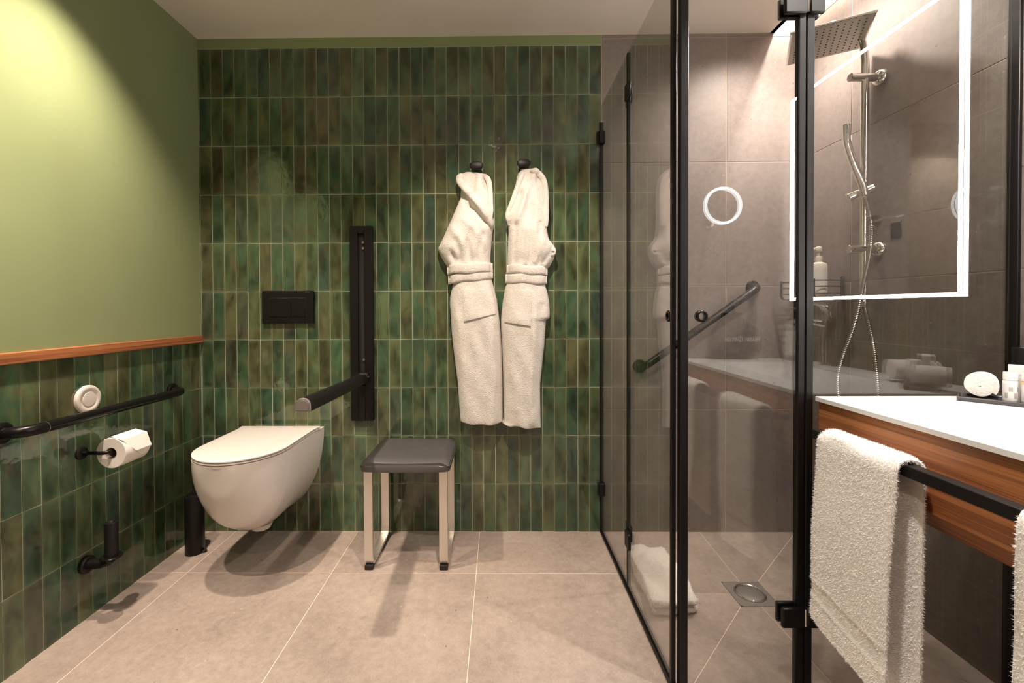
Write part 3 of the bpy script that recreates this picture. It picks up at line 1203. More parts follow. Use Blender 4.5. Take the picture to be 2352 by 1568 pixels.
# fold-down support rail
sr = thing('support_rail', 'black fold-down support arm on its tall wall plate beside the toilet', 'support rail', (.765, 0, .98))
PX0, PX1, PZ0, PZ1 = .7125, .8170, .5270, 1.4265
mb = MB()
mb.box(PX0, .7485, -.024, -.0012, PZ0, PZ1, .0015)
mb.box(.7795, PX1, -.024, -.0012, PZ0, PZ1, .0015)
mb.box(.7485, .7795, -.024, -.0012, 1.393, PZ1, .001)
mb.box(.7485, .7795, -.024, -.0012, PZ0, .690, .001)
mb.build('wall_plate', BLACK, sr)
MB().box(.7480, .7800, -.008, -.0013, .690, 1.394).build('slot', RUBBER, sr)
for z in (1.352, 1.325, .81):
    MB().cyl((.773, -.020, z), (.773, -.008, z), .0055, n=14).build('screw', STEEL, sr)
# pivot block and arm; profile: flat base, crowned top
MB().box(.7495, .800, -.058, -.014, .706, .752, .004).build('pivot', BLACK, sr)
MB().cyl((.8005, -.040, .733), (.8035, -.040, .733), .005, n=14).build('pivot_pin', CHROME, sr)


def arm_ring(y, xc, zc, s=1.0):
    prof = [(-.0245, -.020), (-.0225, -.022), (.0225, -.022), (.0245, -.020), (.0235, .004), (.019, .013), (.010, .0195), (0, .0215), (-.010, .0195), (-.019, .013), (-.0235, .004)]
    return [(xc + a * s, y, zc + b * s) for a, b in prof]


def arm_xz(y):
    t = (y + .03) / (-.68 + .03)
    return .772 + .012 * t, .727 + .018 * t


ar_ = []
for y in (-.028, -.2, -.4, -.66, -.676):
    x, z = arm_xz(y)
    ar_.append(arm_ring(y, x, z))
MB().loft(ar_).build('arm', BLACK, sr)
x, z = arm_xz(-.68)
MB().loft([arm_ring(-.676, x, z, .99), arm_ring(-.682, x, z, .99), arm_ring(-.685, x, z, .93)]).loft([arm_ring(-.685, x, z, .80), arm_ring(-.6865, x, z, .78)]).build('end_cap', simple('grey_end_cap', (.36, .32, .30), .3, .5), sr)

# ------------------------------------------------------------------ stool
sl = thing('shower_stool', 'square stool with charcoal seat and aluminium legs under the robes', 'stool', (1.03, -.17, 0))
SXa, SXb, SYa, SYb = .848, 1.204, -.330, -.016


def seat_ring(ins, z, dome=None):
    r = []
    for k in range(64):
        t = 4 * k / 64
        s_, fr = int(t), t - int(t)
        u, v = [(fr, 0), (1, fr), (1 - fr, 1), (0, 1 - fr)][s_]
        x = (SXa + SXb) / 2 + (u - .5) * (SXb - SXa - 2 * ins)
        y = (SYa + SYb) / 2 + (v - .5) * (SYb - SYa - 2 * ins)
        # bowed front edge, slightly rounded corners
        y -= .008 * (1 - (2 * u - 1) ** 2) * (1 - v)
        cr = (abs(2 * u - 1) * abs(2 * v - 1)) ** 20
        x -= math.copysign(.006 * cr, u - .5)
        y -= math.copysign(.006 * cr, v - .5)
        zz = z
        if dome is not None:
            zz = z - dome * abs(2 * u - 1) ** 3
        r.append((x, y, zz))
    return r


mb = MB()
mb.loft([seat_ring(.006, .400), seat_ring(.001, .402), seat_ring(0, .406), seat_ring(.0, .424, .002), seat_ring(.003, .430, .006)], cap1=True)
mb.build('seat_base', SEATG, sl, smooth=40)
mb = MB()
for i in range(17):
    pass
NX, NY = 32, 20
g = []
for j in range(NY + 1):
    row = []
    for i in range(NX + 1):
        u, v = i / NX, j / NY
        x = SXa + .003 + u * (SXb - SXa - .006)
        y = SYa + .003 + v * (SYb - SYa - .006) - .008 * (1 - (2 * u - 1) ** 2) * (1 - v)
        e = abs(2 * u - 1)
        z = .452 - .020 * max(0, (e - .80) / .20) ** 1.6 - .012 * max(0, (abs(2 * v - 1) - .86) / .14) ** 1.8 - .003 * (1 - e ** 2) + .0012 * math.sin(7 * u + 3 * math.sin(6 * v)) * math.sin(9 * v) * (1 - e)
        row.append((x, y, z))
    g.append(row)
vs = [p for r in g for p in r]
fs = [(j * (NX + 1) + i, j * (NX + 1) + i + 1, (j + 1) * (NX + 1) + i + 1, (j + 1) * (NX + 1) + i) for j in range(NY) for i in range(NX)]
nb = len(vs)
bd = [i for i in range(NX + 1)] + [(j) * (NX + 1) + NX for j in range(1, NY + 1)] + [NY * (NX + 1) + i for i in range(NX - 1, -1, -1)] + [j * (NX + 1) for j in range(NY - 1, 0, -1)]
for q in bd:
    vs.append((vs[q][0], vs[q][1], .4235))
m_ = len(bd)
for k in range(m_):
    fs.append((bd[k], nb + k, nb + (k + 1) % m_, bd[(k + 1) % m_]))
mb.add(vs, fs)
mb.build('seat', SEATG, sl, smooth=40)
for x0, x1 in ((.858, .893), (1.158, 1.193)):
    # each side: one flat bar bent into a U, front leg, floor runner, rear leg
    loop = [(-.304, .400), (-.304, .060), (-.302, .042), (-.294, .026), (-.281, .0185), (-.262, .016), (-.085, .016), (-.066, .0185), (-.053, .026), (-.046, .042), (-.044, .060), (-.044, .400)]
    half = .006
    ring = []
    pts = [Vector((0, y, z)) for y, z in loop]
    rings = []
    for i, p in enumerate(pts):
        a, b = pts[max(0, i - 1)], pts[min(len(pts) - 1, i + 1)]
        t = (b - a).normalized()
        nn = Vector((0, -t.z, t.y))
        q0, q1 = p - nn * half, p + nn * half
        rings.append([(x0 + .001, q0.y, q0.z), (x1 - .001, q0.y, q0.z), (x1, q0.y * .85 + q1.y * .15, q0.z * .85 + q1.z * .15), (x1, q1.y * .85 + q0.y * .15, q1.z * .85 + q0.z * .15),
                      (x1 - .001, q1.y, q1.z), (x0 + .001, q1.y, q1.z), (x0, q1.y * .85 + q0.y * .15, q1.z * .85 + q0.z * .15), (x0, q0.y * .85 + q1.y * .15, q0.z * .85 + q1.z * .15)])
    fr_ = MB().loft(rings)
    fr_ = fr_.build('leg_frame', ALU, sl, smooth=30)
    MB().box(x0 + .001, x1 - .001, -.3095, -.288, .0005, .0195, .002).build('foot', RUBBER, fr_)
    MB().box(x0 + .001, x1 - .001, -.078, -.042, .0005, .012, .002).build('foot', RUBBER, fr_)
    MB().box(x0 + .002, x1 - .002, -.271, -.077, .004, .0098, .001).build('runner_strip', RUBBER, fr_)
for yy in (-.20, -.12):
    MB().box(.893, 1.158, yy - .008, yy + .008, .386, .400, .002).build('cross_bar', ALU, sl)

# ------------------------------------------------------------------ left-wall fittings
gl_ = thing('grab_bar', 'black grab bar along the low green tiles of the left wall', 'grab bar', (.06, -.5, .70))
zc = .7005
pth = [(.003, -.838, zc)] + [(.062 - .046 + .046 * math.sin(math.radians(a)), -.838 + .046 - .046 * math.cos(math.radians(a)), zc) for a in range(0, 91, 15)]
pth = [(.003, -.838, zc), (.016, -.838, zc)] + [(.016 + .046 * math.sin(math.radians(a)), -.792 - .046 * math.cos(math.radians(a)), zc) for a in range(15, 91, 15)]
pth += [(.062, -.6, zc), (.062, -.40, zc)] + [(.016 + .046 * math.cos(math.radians(a)), -.236 + .046 * math.sin(math.radians(a)), zc) for a in range(0, 91, 15)] + [(.003, -.190, zc)]
pth = [p for p in pth if True]
MB().tube(pth, .0162, 20).build('bar', BLACKG, gl_)
MB().tube([(.062, -.775, zc), (.062, -.7735, zc)], .0168, 20).build('joint_ring', STEEL, gl_)
for y in (-.838, -.190):
    MB().lathe([(.030, 0), (.030, .008), (.027, .011), (.017, .012)], (.0012, y, zc), 28, 'X').build('wall_flange', BLACKG, gl_)

cb_ = thing('call_button', 'round white push button on the left green tiles above the grab bar', 'push button', (0, -.5775, .7435))
MB().lathe([(.0465, .0012), (.0465, .006), (.0445, .0105), (.041, .012), (.034, .0125), (.029, .0095), (.0255, .009)], (0, -.5775, .7435), 48, 'X').build('bezel', WPLAS, cb_)
MB().lathe([(.0248, .002), (.0248, .0095), (.0232, .0115), (.001, .0122)], (0, -.5775, .7435), 40, 'X').build('button', WPLAS, cb_)

ph = thing('toilet_roll_holder', 'black toilet roll holder below the grab bar on the left wall', 'toilet roll holder', (.03, -.6, .57))
MB().lathe([(.021, .0012), (.021, .008), (.018, .010)], (0, -.602, .567), 24, 'X').build('wall_flange', BLACK, ph)
pth = [(.008, -.602, .567), (.070, -.602, .567), (.080, -.602, .5675), (.086, -.598, .568), (.089, -.590, .5685), (.0895, -.575, .569), (.0895, -.475, .570)]
MB().tube(pth, .0062, 14).build('bar', BLACKG, ph)
pr_ = thing('toilet_roll', 'white toilet roll with its end folded to a point on the left wall holder', 'toilet roll', (.0895, -.532, .558))
RC = Vector((.0895, 0, .5615))


def roll_ring(r0, y, pleat=0.0, n=48):
    out_ = []
    for k in range(n):
        a = 2 * PI * k / n
        out_.append((RC.x + r0 * math.cos(a), y, RC.z + r0 * math.sin(a)))
    return out_


ya0, ya1 = -.586, -.482
mb = MB()
mb.loft([roll_ring(.0185, ya0 + .001), roll_ring(.050, ya0), roll_ring(.0515, ya0 + .002), roll_ring(.0515, ya1 - .002), roll_ring(.050, ya1), roll_ring(.0185, ya1 - .001)], cap0=False, cap1=False)
mb.build('paper', PAPER, pr_, smooth=40)
mb = MB()
mb.loft([roll_ring(.0188, ya0 + .0005), roll_ring(.0188, ya1 - .0005), roll_ring(.0175, ya1 - .0005), roll_ring(.0175, ya0 + .0005), roll_ring(.0188, ya0 + .0005)], cap0=False, cap1=False)
mb.build('core', CARD, pr_)
# the loose sheet: hangs off the roll's room side and is folded to a point
mb = MB()


def rp(a, r=.0530):
    return (RC.x + r * math.cos(math.radians(a)), RC.z + r * math.sin(math.radians(a)))


rows = []
for a, r_s, y0_, y1_ in ((128, .0530, ya0 + .001, ya1 - .001), (92, .0555, ya0 + .001, ya1 - .001), (50, .0580, ya0 + .001, ya1 + .002), (-2, .0565, ya0 + .036, ya1 - .001), (-30, .0535, ya1 - .036, ya1 - .010)):
    x, z = rp(a, r_s)
    rows.append(((x, y0_, z), (x, y1_, z)))
vs = []
for a, b in rows:
    vs += [a, b]
fs = [(2 * i, 2 * i + 1, 2 * i + 3, 2 * i + 2) for i in range(len(rows) - 1)]
inner = [((p[0] - RC.x) * .972 + RC.x, p[1], (p[2] - RC.z) * .972 + RC.z) for p in vs]
nv = len(vs)
fs2 = [tuple(i + nv for i in reversed(q)) for q in fs]
side = []
m2 = len(rows)
for i in range(m2 - 1):
    side.append((2 * i, 2 * i + 2, nv + 2 * i + 2, nv + 2 * i))
    side.append((2 * i + 1, nv + 2 * i + 1, nv + 2 * i + 3, 2 * i + 3))
side.append((0, nv, nv + 1, 1))
side.append((nv - 2, nv - 1, 2 * nv - 1, 2 * nv - 2))
mb.add(vs + inner, fs + fs2 + side)
mb.build('folded_sheet', PAPER, pr_, smooth=14)

sh_ = thing('spare_roll_holder', 'black upright spare roll holder low on the left green tiles', 'spare roll holder', (.05, -.59, .23))
MB().lathe([(.028, .0012), (.028, .012), (.024, .016)], (0, -.592, .187), 28, 'X').build('wall_flange', BLACK, sh_)
MB().tube([(.010, -.592, .187), (.055, -.592, .190), (.080, -.592, .196), (.092, -.592, .206)], [.016, .015, .013, .012], 16).build('arm', BLACK, sh_)
MB().lathe([(.030, 0), (.031, .002), (.031, .005), (.029, .007)], (.092, -.592, .211), 32).build('disc', BLACKG, sh_)
MB().lathe([(.0185, .006), (.0185, .118), (.0175, .120), (.012, .1205), (.009, .116)], (.092, -.592, .211), 28).build('post', BLACK, sh_)

tb = thing('toilet_brush', 'black cylindrical toilet brush holder on the floor behind the toilet', 'toilet brush', (.087, -.180, 0))
MB().lathe([(.035, .0008), (.0368, .003), (.0368, .243), (.0355, .247), (.028, .248), (.026, .240)], (.087, -.180, 0), 36).build('holder', BLACK, tb)
MB().lathe([(.027, .243), (.027, .2465), (.008, .25), (.0062, .26), (.0062, .40), (.0070, .402), (.0070, .41), (.004, .412)], (.087, -.180, 0), 20).build('handle', BLACK, tb)
MB().lathe([(.010, 0), (.010, .01)], (.126, -.178, .0005), 16).build('shadow_disc', RUBBER, tb)  # dark disc standing in for the holder's shadow at its foot

# ------------------------------------------------------------------ robes on hooks
L1 = [(1.282, 1.669), (1.248, 1.671), (1.231, 1.668), (1.218, 1.654), (1.215, 1.637), (1.219, 1.62), (1.229, 1.606), (1.224, 1.548), (1.205, 1.502), (1.179, 1.443), (1.149, 1.376), (1.127, 1.333), (1.12, 1.321), (1.127, 1.299), (1.137, 1.278), (1.152, 1.253), (1.165, 1.236), (1.171, 1.214), (1.173, 1.189), (1.186, 1.18), (1.188, 1.155), (1.181, 1.125), (1.175, 1.096), (1.174, 1.062), (1.177, 1.019), (1.182, 0.934), (1.189, 0.866), (1.199, 0.78), (1.209, 0.704), (1.215, 0.601), (1.219, 0.55), (1.221, 0.528)]
R1 = [(1.303, 1.668), (1.341, 1.665), (1.356, 1.653), (1.366, 1.636), (1.371, 1.606), (1.373, 1.573), (1.374, 1.543), (1.375, 1.501), (1.376, 1.467), (1.38, 1.449), (1.38, 1.425), (1.374, 1.404), (1.369, 1.366), (1.365, 1.315), (1.362, 1.273), (1.363, 1.252), (1.366, 1.235), (1.373, 1.214), (1.373, 1.201), (1.369, 1.184), (1.369, 1.171), (1.377, 1.141), (1.391, 1.086), (1.398, 1.027), (1.404, 0.976), (1.408, 0.925), (1.412, 0.848), (1.415, 0.746), (1.416, 0.661), (1.416, 0.584), (1.416, 0.541), (1.413, 0.533), (1.405, 0.517)]
L2 = [(1.502, 1.67), (1.491, 1.665), (1.485, 1.648), (1.478, 1.61), (1.469, 1.581), (1.455, 1.534), (1.438, 1.484), (1.432, 1.465), (1.435, 1.446), (1.443, 1.425), (1.446, 1.391), (1.443, 1.348), (1.44, 1.289), (1.439, 1.256), (1.441, 1.222), (1.439, 1.2), (1.435, 1.179), (1.435, 1.156), (1.428, 1.133), (1.421, 1.094), (1.416, 1.061), (1.412, 1.027), (1.409, 0.993), (1.409, 0.942), (1.412, 0.882), (1.414, 0.831), (1.416, 0.746), (1.417, 0.661), (1.415, 0.575), (1.411, 0.541), (1.398, 0.522)]
R2 = [(1.552, 1.683), (1.578, 1.674), (1.596, 1.66), (1.61, 1.636), (1.618, 1.605), (1.621, 1.567), (1.622, 1.508), (1.62, 1.449), (1.622, 1.407), (1.625, 1.381), (1.629, 1.36), (1.643, 1.343), (1.656, 1.326), (1.659, 1.297), (1.651, 1.267), (1.636, 1.238), (1.62, 1.225), (1.616, 1.204), (1.616, 1.17), (1.614, 1.145), (1.623, 1.119), (1.629, 1.085), (1.632, 1.06), (1.634, 1.026), (1.633, 0.996), (1.616, 0.991), (1.613, 0.95), (1.608, 0.873), (1.601, 0.814), (1.594, 0.746), (1.589, 0.703), (1.589, 0.635), (1.59, 0.558), (1.592, 0.5)]


class Robe:
    """garment hanging flat against the wall: an outline with depth, folds pressed into its front"""

    def __init__(self, Lp, Rp, ztop, zbl, zbr, folds, seed, depth):
        f = lambda P: (np.array([p[1] for p in P])[::-1], np.array([p[0] for p in P])[::-1])
        self.L, self.R = f(Lp), f(Rp)
        # strictly increasing z for interp
        for S in (self.L, self.R):
            for i in range(1, len(S[0])):
                if S[0][i] <= S[0][i - 1]:
                    S[0][i] = S[0][i - 1] + 1e-4
        self.zt, self.zbl, self.zbr = ztop, zbl, zbr
        self.folds, self.depth = folds, depth
        self.ph = seed

    def edges(self, z):
        return float(np.interp(z, *self.L)), float(np.interp(z, *self.R))

    def front(self, x, z):
        l, r = self.edges(z)
        c, hw = (l + r) / 2, max(.004, (r - l) / 2)
        s = max(-1, min(1, (x - c) / hw))
        D = float(np.interp(z, self.depth[0], self.depth[1]))
        top = min(1, max(0.0, (self.zt - z) / .05)) ** .5
        d = .016 + (D - .016) * (1 - abs(s) ** 2.6) ** (1 / 2.2) * (.35 + .65 * top)
        w = (1 - abs(s) ** 4)
        for (x0, z0), (x1, z1), amp, wid in self.folds:
            dx, dz = x1 - x0, z1 - z0
            t = ((x - x0) * dx + (z - z0) * dz) / (dx * dx + dz * dz)
            tc = max(0, min(1, t))
            dist = math.hypot(x - x0 - dx * tc, z - z0 - dz * tc)
            d += 1.45 * amp * math.exp(-(dist / (wid * .85)) ** 2) * w
        d += w * (.0022 * math.sin(x * 95 + 4 * math.sin(z * 5 + self.ph)) * min(1, max(0, (1.2 - z) * 3)) + .0014 * math.sin(z * 41 + x * 60 + self.ph))
        return -max(.012, d)

    def build(self, name, par):
        NZ, M = 130, 44
        rings = []
        for i in range(NZ + 1):
            t = i / NZ
            z_ = self.zt - (self.zt - min(self.zbl, self.zbr)) * t
            l, r = self.edges(z_)
            ring = []
            for k in range(M + 1):
                s = -math.cos(PI * k / M)
                x = (l + r) / 2 + (r - l) / 2 * s
                zz = z_
                if t > .94:     # hem runs at a slant and waves slightly
                    w_ = (t - .94) / .06
                    hem = self.zbl + (self.zbr - self.zbl) * (s + 1) / 2 + .003 * math.sin(s * 7 + self.ph)
                    zz = z_ * (1 - w_) + hem * w_
                ring.append((x, self.front(x, z_), zz))
            for k in range(M - 1, 0, -3):
                s = -math.cos(PI * k / M)
                x = (l + r) / 2 + (r - l) / 2 * s
                zz = ring[k][2]
                ring.append((x, -.0085, zz))
            rings.append(ring)
        mb = MB()
        mb.loft(rings)
        return mb.build(name, ROBEM, par, smooth=70)

    def band(self, par, name, path, hw, hh, lift=.004, n=10):
        """a turned collar or facing lying on the front"""
        P = []
        cm = catmull([(x, 0, z) for x, z in path], 8)
        for p in cm:
            P.append((p.x, self.front(p.x, p.z) - lift, p.z))
        rs = [hw * (.55 + .45 * min(1, min(i, len(P) - 1 - i) / 5)) for i in range(len(P))]
        MB().tube(P, rs, n, flat=hh, up=(0, 1, 0)).build(name, ROBEM, par, smooth=70)

    def patch(self, par, name, C, lift, nx=14, nz=12):
        a, b, c, e = C      # top-left, top-right, bottom-right, bottom-left (x,z)
        g0, g1 = [], []
        for j in range(nz + 1):
            for i in range(nx + 1):
                u, v = i / nx, j / nz
                x = (a[0] * (1 - u) + b[0] * u) * (1 - v) + (e[0] * (1 - u) + c[0] * u) * v
                z = (a[1] * (1 - u) + b[1] * u) * (1 - v) + (e[1] * (1 - u) + c[1] * u) * v
                y = self.front(x, z)
                ed = min(u, 1 - u, v * 2, 1 - v)
                g0.append((x, y - lift * (.85 + .15 * min(1, ed * 12)), z))
                g1.append((x, y + .002, z))
        q = lambda i, j: j * (nx + 1) + i
        fs = []
        for j in range(nz):
            for i in range(nx):
                fs.append((q(i, j), q(i + 1, j), q(i + 1, j + 1), q(i, j + 1)))
        o = len(g0)
        bdr = [q(i, 0) for i in range(nx)] + [q(nx, j) for j in range(nz)] + [q(i, nz) for i in range(nx, 0, -1)] + [q(0, j) for j in range(nz, 0, -1)]
        fs2 = [tuple(k + o for k in reversed(f)) for f in fs]
        sd_ = [(bdr[k], bdr[(k + 1) % len(bdr)], bdr[(k + 1) % len(bdr)] + o, bdr[k] + o) for k in range(len(bdr))]
        m = MB()
        m.add(g0 + g1, fs + fs2 + sd_)
        m.build(name, ROBEM, par, smooth=60)

    def belt(self, par, zc_l, zc_r, hh, lift, name='belt'):
        zc = (zc_l + zc_r) / 2
        l, r = self.edges(zc)
        l -= .004; r += .003
        rings = []
        NS = 34
        for k in range(NS + 1):
            s = -1 + 2 * k / NS
            x = (l + r) / 2 + (r - l) / 2 * s
            z = zc_l + (zc_r - zc_l) * (s + 1) / 2 + .0025 * math.sin(s * 5 + zc * 50)
            y = self.front(max(min(x, r - .006), l + .006), zc) - lift * (1 - abs(s) ** 6 * .6)
            prof = [(-1, .0), (-.93, -.004), (-.5, -.0062), (.5, -.0062), (.93, -.004), (1, 0), (.9, .006), (-.9, .006)]
            rings.append([(x, y + py, z + pz * hh) for pz, py in prof])
        MB().loft(rings).build(name, ROBEM, par, smooth=60)


dep1 = ([.50, .56, .75, 1.0, 1.15, 1.20, 1.30, 1.40, 1.50, 1.60, 1.66, 1.7], [.082, .090, .098, .100, .085, .078, .100, .104, .092, .074, .052, .04])
folds1 = [((1.29, 1.655), (1.275, 1.50), -.014, .016), ((1.335, 1.655), (1.345, 1.585), -.016, .012), ((1.235, 1.60), (1.345, 1.46), .008, .014),
          ((1.225, 1.56), (1.34, 1.43), -.012, .016), ((1.14, 1.33), (1.215, 1.26), -.010, .018), ((1.21, 1.35), (1.235, 1.25), -.008, .014),
          ((1.18, 1.42), (1.24, 1.33), .008, .022), ((1.28, 1.39), (1.25, 1.27), -.007, .016), ((1.33, 1.37), (1.30, 1.26), -.008, .014), ((1.26, 1.345), (1.275, 1.255), -.008, .010), ((1.19, 1.30), (1.20, 1.25), -.007, .010), ((1.25, 1.44), (1.345, 1.33), .006, .018), ((1.335, 1.30), (1.345, 1.25), -.007, .010),
          ((1.40, .70), (1.35, 1.0), .004, .03), ((1.24, .60), (1.21, 1.0), .004, .03), ((1.145, 1.335), (1.17, 1.30), .010, .02)]
rb1 = Robe(L1, R1, 1.6705, .527, .520, folds1, 1.3, dep1)
t1 = thing('bathrobe', 'white terry bathrobe hanging from the hook nearer the toilet', 'bathrobe', (1.30, -.05, 1.66), 'white bathrobes on the tiled wall')
rb1.build('body', t1)
rb1.band(t1, 'collar', [(1.235, 1.655), (1.226, 1.63), (1.243, 1.595), (1.285, 1.545), (1.325, 1.495), (1.352, 1.455), (1.368, 1.42)], .019, .0125, .007)
rb1.band(t1, 'collar', [(1.335, 1.655), (1.356, 1.62), (1.362, 1.56), (1.364, 1.50), (1.366, 1.455)], .013, .0115, .006)
rb1.belt(t1, 1.220, 1.230, .0215, .0075)
rb1.belt(t1, 1.178, 1.200, .0210, .0045)
rb1.patch(t1, 'pocket', [(1.240, 1.135), (1.372, 1.125), (1.388, 1.022), (1.245, .988)], .0095)

dep2 = ([.49, .55, .75, 1.0, 1.15, 1.20, 1.30, 1.40, 1.50, 1.60, 1.66, 1.7], [.084, .092, .100, .102, .088, .080, .102, .108, .098, .080, .058, .045])
folds2 = [((1.565, 1.655), (1.48, 1.43), .010, .012), ((1.545, 1.62), (1.505, 1.26), -.009, .013), ((1.572, 1.63), (1.60, 1.50), -.010, .012),
          ((1.55, 1.50), (1.535, 1.25), -.006, .012), ((1.585, 1.42), (1.575, 1.25), -.007, .012), ((1.50, 1.56), (1.455, 1.42), -.010, .010),
          ((1.635, 1.30), (1.60, 1.25), -.008, .012), ((1.475, 1.42), (1.47, 1.25), -.007, .010), ((1.525, 1.40), (1.52, 1.24), .006, .010), ((1.60, 1.36), (1.565, 1.25), .007, .012), ((1.56, 1.0), (1.545, .55), .005, .02), ((1.59, 1.05), (1.56, .60), -.006, .02), ((1.47, 1.0), (1.47, .6), .004, .03)]
R1i = lambda z: float(np.interp(z, rb1.R[0], rb1.R[1]))
L2 = [(max(x, R1i(z) + .003) if z < 1.12 else x, z) for x, z in L2]
rb2 = Robe(L2, R2, 1.683, .522, .500, folds2, 2.9, dep2)
t2 = thing('bathrobe', 'white terry bathrobe on the hook nearer the shower, its sleeve end rolled', 'bathrobe', (1.54, -.05, 1.67), 'white bathrobes on the tiled wall')
rb2.build('body', t2)
rb2.band(t2, 'collar', [(1.545, 1.668), (1.575, 1.655), (1.60, 1.625), (1.610, 1.58), (1.612, 1.52), (1.611, 1.46), (1.613, 1.41)], .014, .0120, .007)
rb2.band(t2, 'collar', [(1.512, 1.655), (1.49, 1.60), (1.462, 1.52), (1.443, 1.47), (1.447, 1.42)], .012, .0115, .006)
rb2.belt(t2, 1.224, 1.210, .0200, .0075)
rb2.belt(t2, 1.182, 1.172, .0205, .0045)
rb2.patch(t2, 'pocket', [(1.428, 1.125), (1.545, 1.125), (1.540, .966), (1.424, .985)], .0095)
cu = []
for k in range(40):
    a = 2 * PI * k / 39 * 1.6
    rr_ = .006 + .012 * k / 39
    cu.append((1.640 + rr_ * math.cos(a) * .8, -.052 - .016 * (1 - k / 60), 1.300 + rr_ * math.sin(a) * 1.25))
MB().tube(cu, .0075, 10).build('rolled_cuff', ROBEM, t2, smooth=70)

for nm, hx, hz, lab in (('a', 1.300, 1.694, 'black wall hook holding the robe nearer the toilet'), ('b', 1.516, 1.703, 'black wall hook holding the robe nearer the shower')):
    hk = thing('robe_hook', lab, 'hook', (hx, 0, hz), 'black robe hooks')
    prof = []
    mb = MB()
    rings = []
    for y, s in ((-.036, .82), (-.0385, .96), (-.0415, 1.0), (-.0455, .96), (-.047, .82)):
        ring = []
        for k in range(28):
            a = 2 * PI * k / 28
            c, s_ = math.cos(a), math.sin(a)
            ring.append((hx + .0305 * s * math.copysign(abs(c) ** .7, c), y, hz + .0185 * s * math.copysign(abs(s_) ** .7, s_)))
        rings.append(ring)
    mb.loft(rings)
    mb.build('knob', BLACK, hk)
    MB().lathe([(.016, -.0012), (.016, -.006), (.009, -.009), (.009, -.036)], (hx, 0, hz), 20, 'Y').build('stem', BLACK, hk)

# ------------------------------------------------------------------ vanity
VX0, VX1, VY1, VY0 = 2.236, XR - .0025, -.8835, YE + .003
VZ = .810
vn = thing('vanity_unit', 'walnut fronted wall-hung vanity unit under the white washstand top', 'vanity unit', (2.5, -1.3, .70))
mb = MB()
# front apron: upright face with an undercut lower edge
sec = [(2.245, .7978), (2.245, .640), (2.268, .603), (2.290, .603), (2.290, .640), (2.290, .7978)]
mb.loft([[(x, VY1 - .0005, z) for x, z in sec], [(x, VY0 + .001, z) for x, z in sec]])
mb.build('front_panel', WOODV, vn, smooth=20)
MB().box(2.290, VX1, VY1 - .022, VY1 - .0005, .640, .7978, .001).build('end_panel', WOODV, vn)
MB().box(2.290, VX1, VY0 + .001, VY1 - .022, .640, .652).build('bottom_panel', WOODV, vn)

ct = thing('washstand_top', 'white solid washstand top with a sunken basin', 'countertop', (2.5, -1.3, VZ))
hx0, hx1, hy0, hy1 = 2.330, 2.630, -1.600, -1.125
mb = MB()
zb_ = VZ - .012


def rect(x0, x1, y0, y1, z):
    return [(x0, y0, z), (x1, y0, z), (x1, y1, z), (x0, y1, z)]


mb.loft([rect(hx0, hx1, hy0, hy1, zb_), rect(VX0, VX1, VY0, VY1, zb_), rect(VX0, VX1, VY0, VY1, VZ - .0015), rect(VX0 + .0015, VX1, VY0, VY1 - .0015, VZ), rect(hx0, hx1, hy0, hy1, VZ)], cap0=False, cap1=False)
mb.build('slab', COUNT, ct, smooth=30)
mb = MB()


def rrect(x0, x1, y0, y1, z, r, n=6):
    out_ = []
    for cx_, cy2, a0 in ((x1 - r, y1 - r, 0), (x0 + r, y1 - r, 90), (x0 + r, y0 + r, 180), (x1 - r, y0 + r, 270)):
        for k in range(n + 1):
            a = math.radians(a0 + 90 * k / n)
            out_.append((cx_ + r * math.cos(a), cy2 + r * math.sin(a), z))
    return out_


mb.loft([rrect(hx0 - .0005, hx1 + .0005, hy0 - .0005, hy1 + .0005, VZ - .0005, .002), rrect(hx0 + .003, hx1 - .003, hy0 + .003, hy1 - .003, VZ - .006, .008),
         rrect(hx0 + .02, hx1 - .02, hy0 + .02, hy1 - .05, VZ - .060, .03), rrect(hx0 + .05, hx1 - .05, hy0 + .06, hy1 - .12, VZ - .085, .04)], cap0=False)
mb.build('basin', COUNT, ct, smooth=50)
MB().lathe([(.022, 0), (.022, .003), (.018, .004)], (2.48, -1.38, VZ - .0845), 24).build('waste', CHROME, ct)

# tap
tp = thing('basin_tap', 'tall dark basin tap standing on the washstand top', 'tap', (2.690, -1.425, VZ))
MB().lathe([(.030, .0005), (.030, .006), (.025, .010), (.022, .016), (.021, .17), (.022, .19), (.020, .20)], (2.690, -1.425, VZ), 28).build('body', CHROME, tp)
MB().tube([(2.690, -1.425, VZ + .165), (2.62, -1.425, VZ + .180), (2.56, -1.425, VZ + .178), (2.545, -1.425, VZ + .165)], [.013, .0125, .012, .0115], 16).build('spout', CHROME, tp)
MB().tube([(2.690, -1.425, VZ + .20), (2.690, -1.425, VZ + .222), (2.665, -1.425, VZ + .245), (2.62, -1.425, VZ + .252)], [.016, .013, .008, .006], 14).build('lever', CHROME, tp)

pump_bottle('soap_dispenser', 'grey soap dispenser with a black pump on the washstand top', (2.705, -1.655, VZ + .0008), .232, .031, LABELG, LABELW, BLACK)

# towel rail under the top
tr_ = thing('towel_rail', 'black flat towel rail along the front of the vanity', 'towel rail', (2.19, -1.25, .73))
MB().box(2.176, 2.200, -1.66, -.955, .720, .7425, .0015).build('bar', BLACK, tr_)
for y in (-1.64, -.965):
    MB().box(2.178, 2.2445, y - .008, y + .008, .7205, .735, .0015).build('bracket', BLACK, tr_)


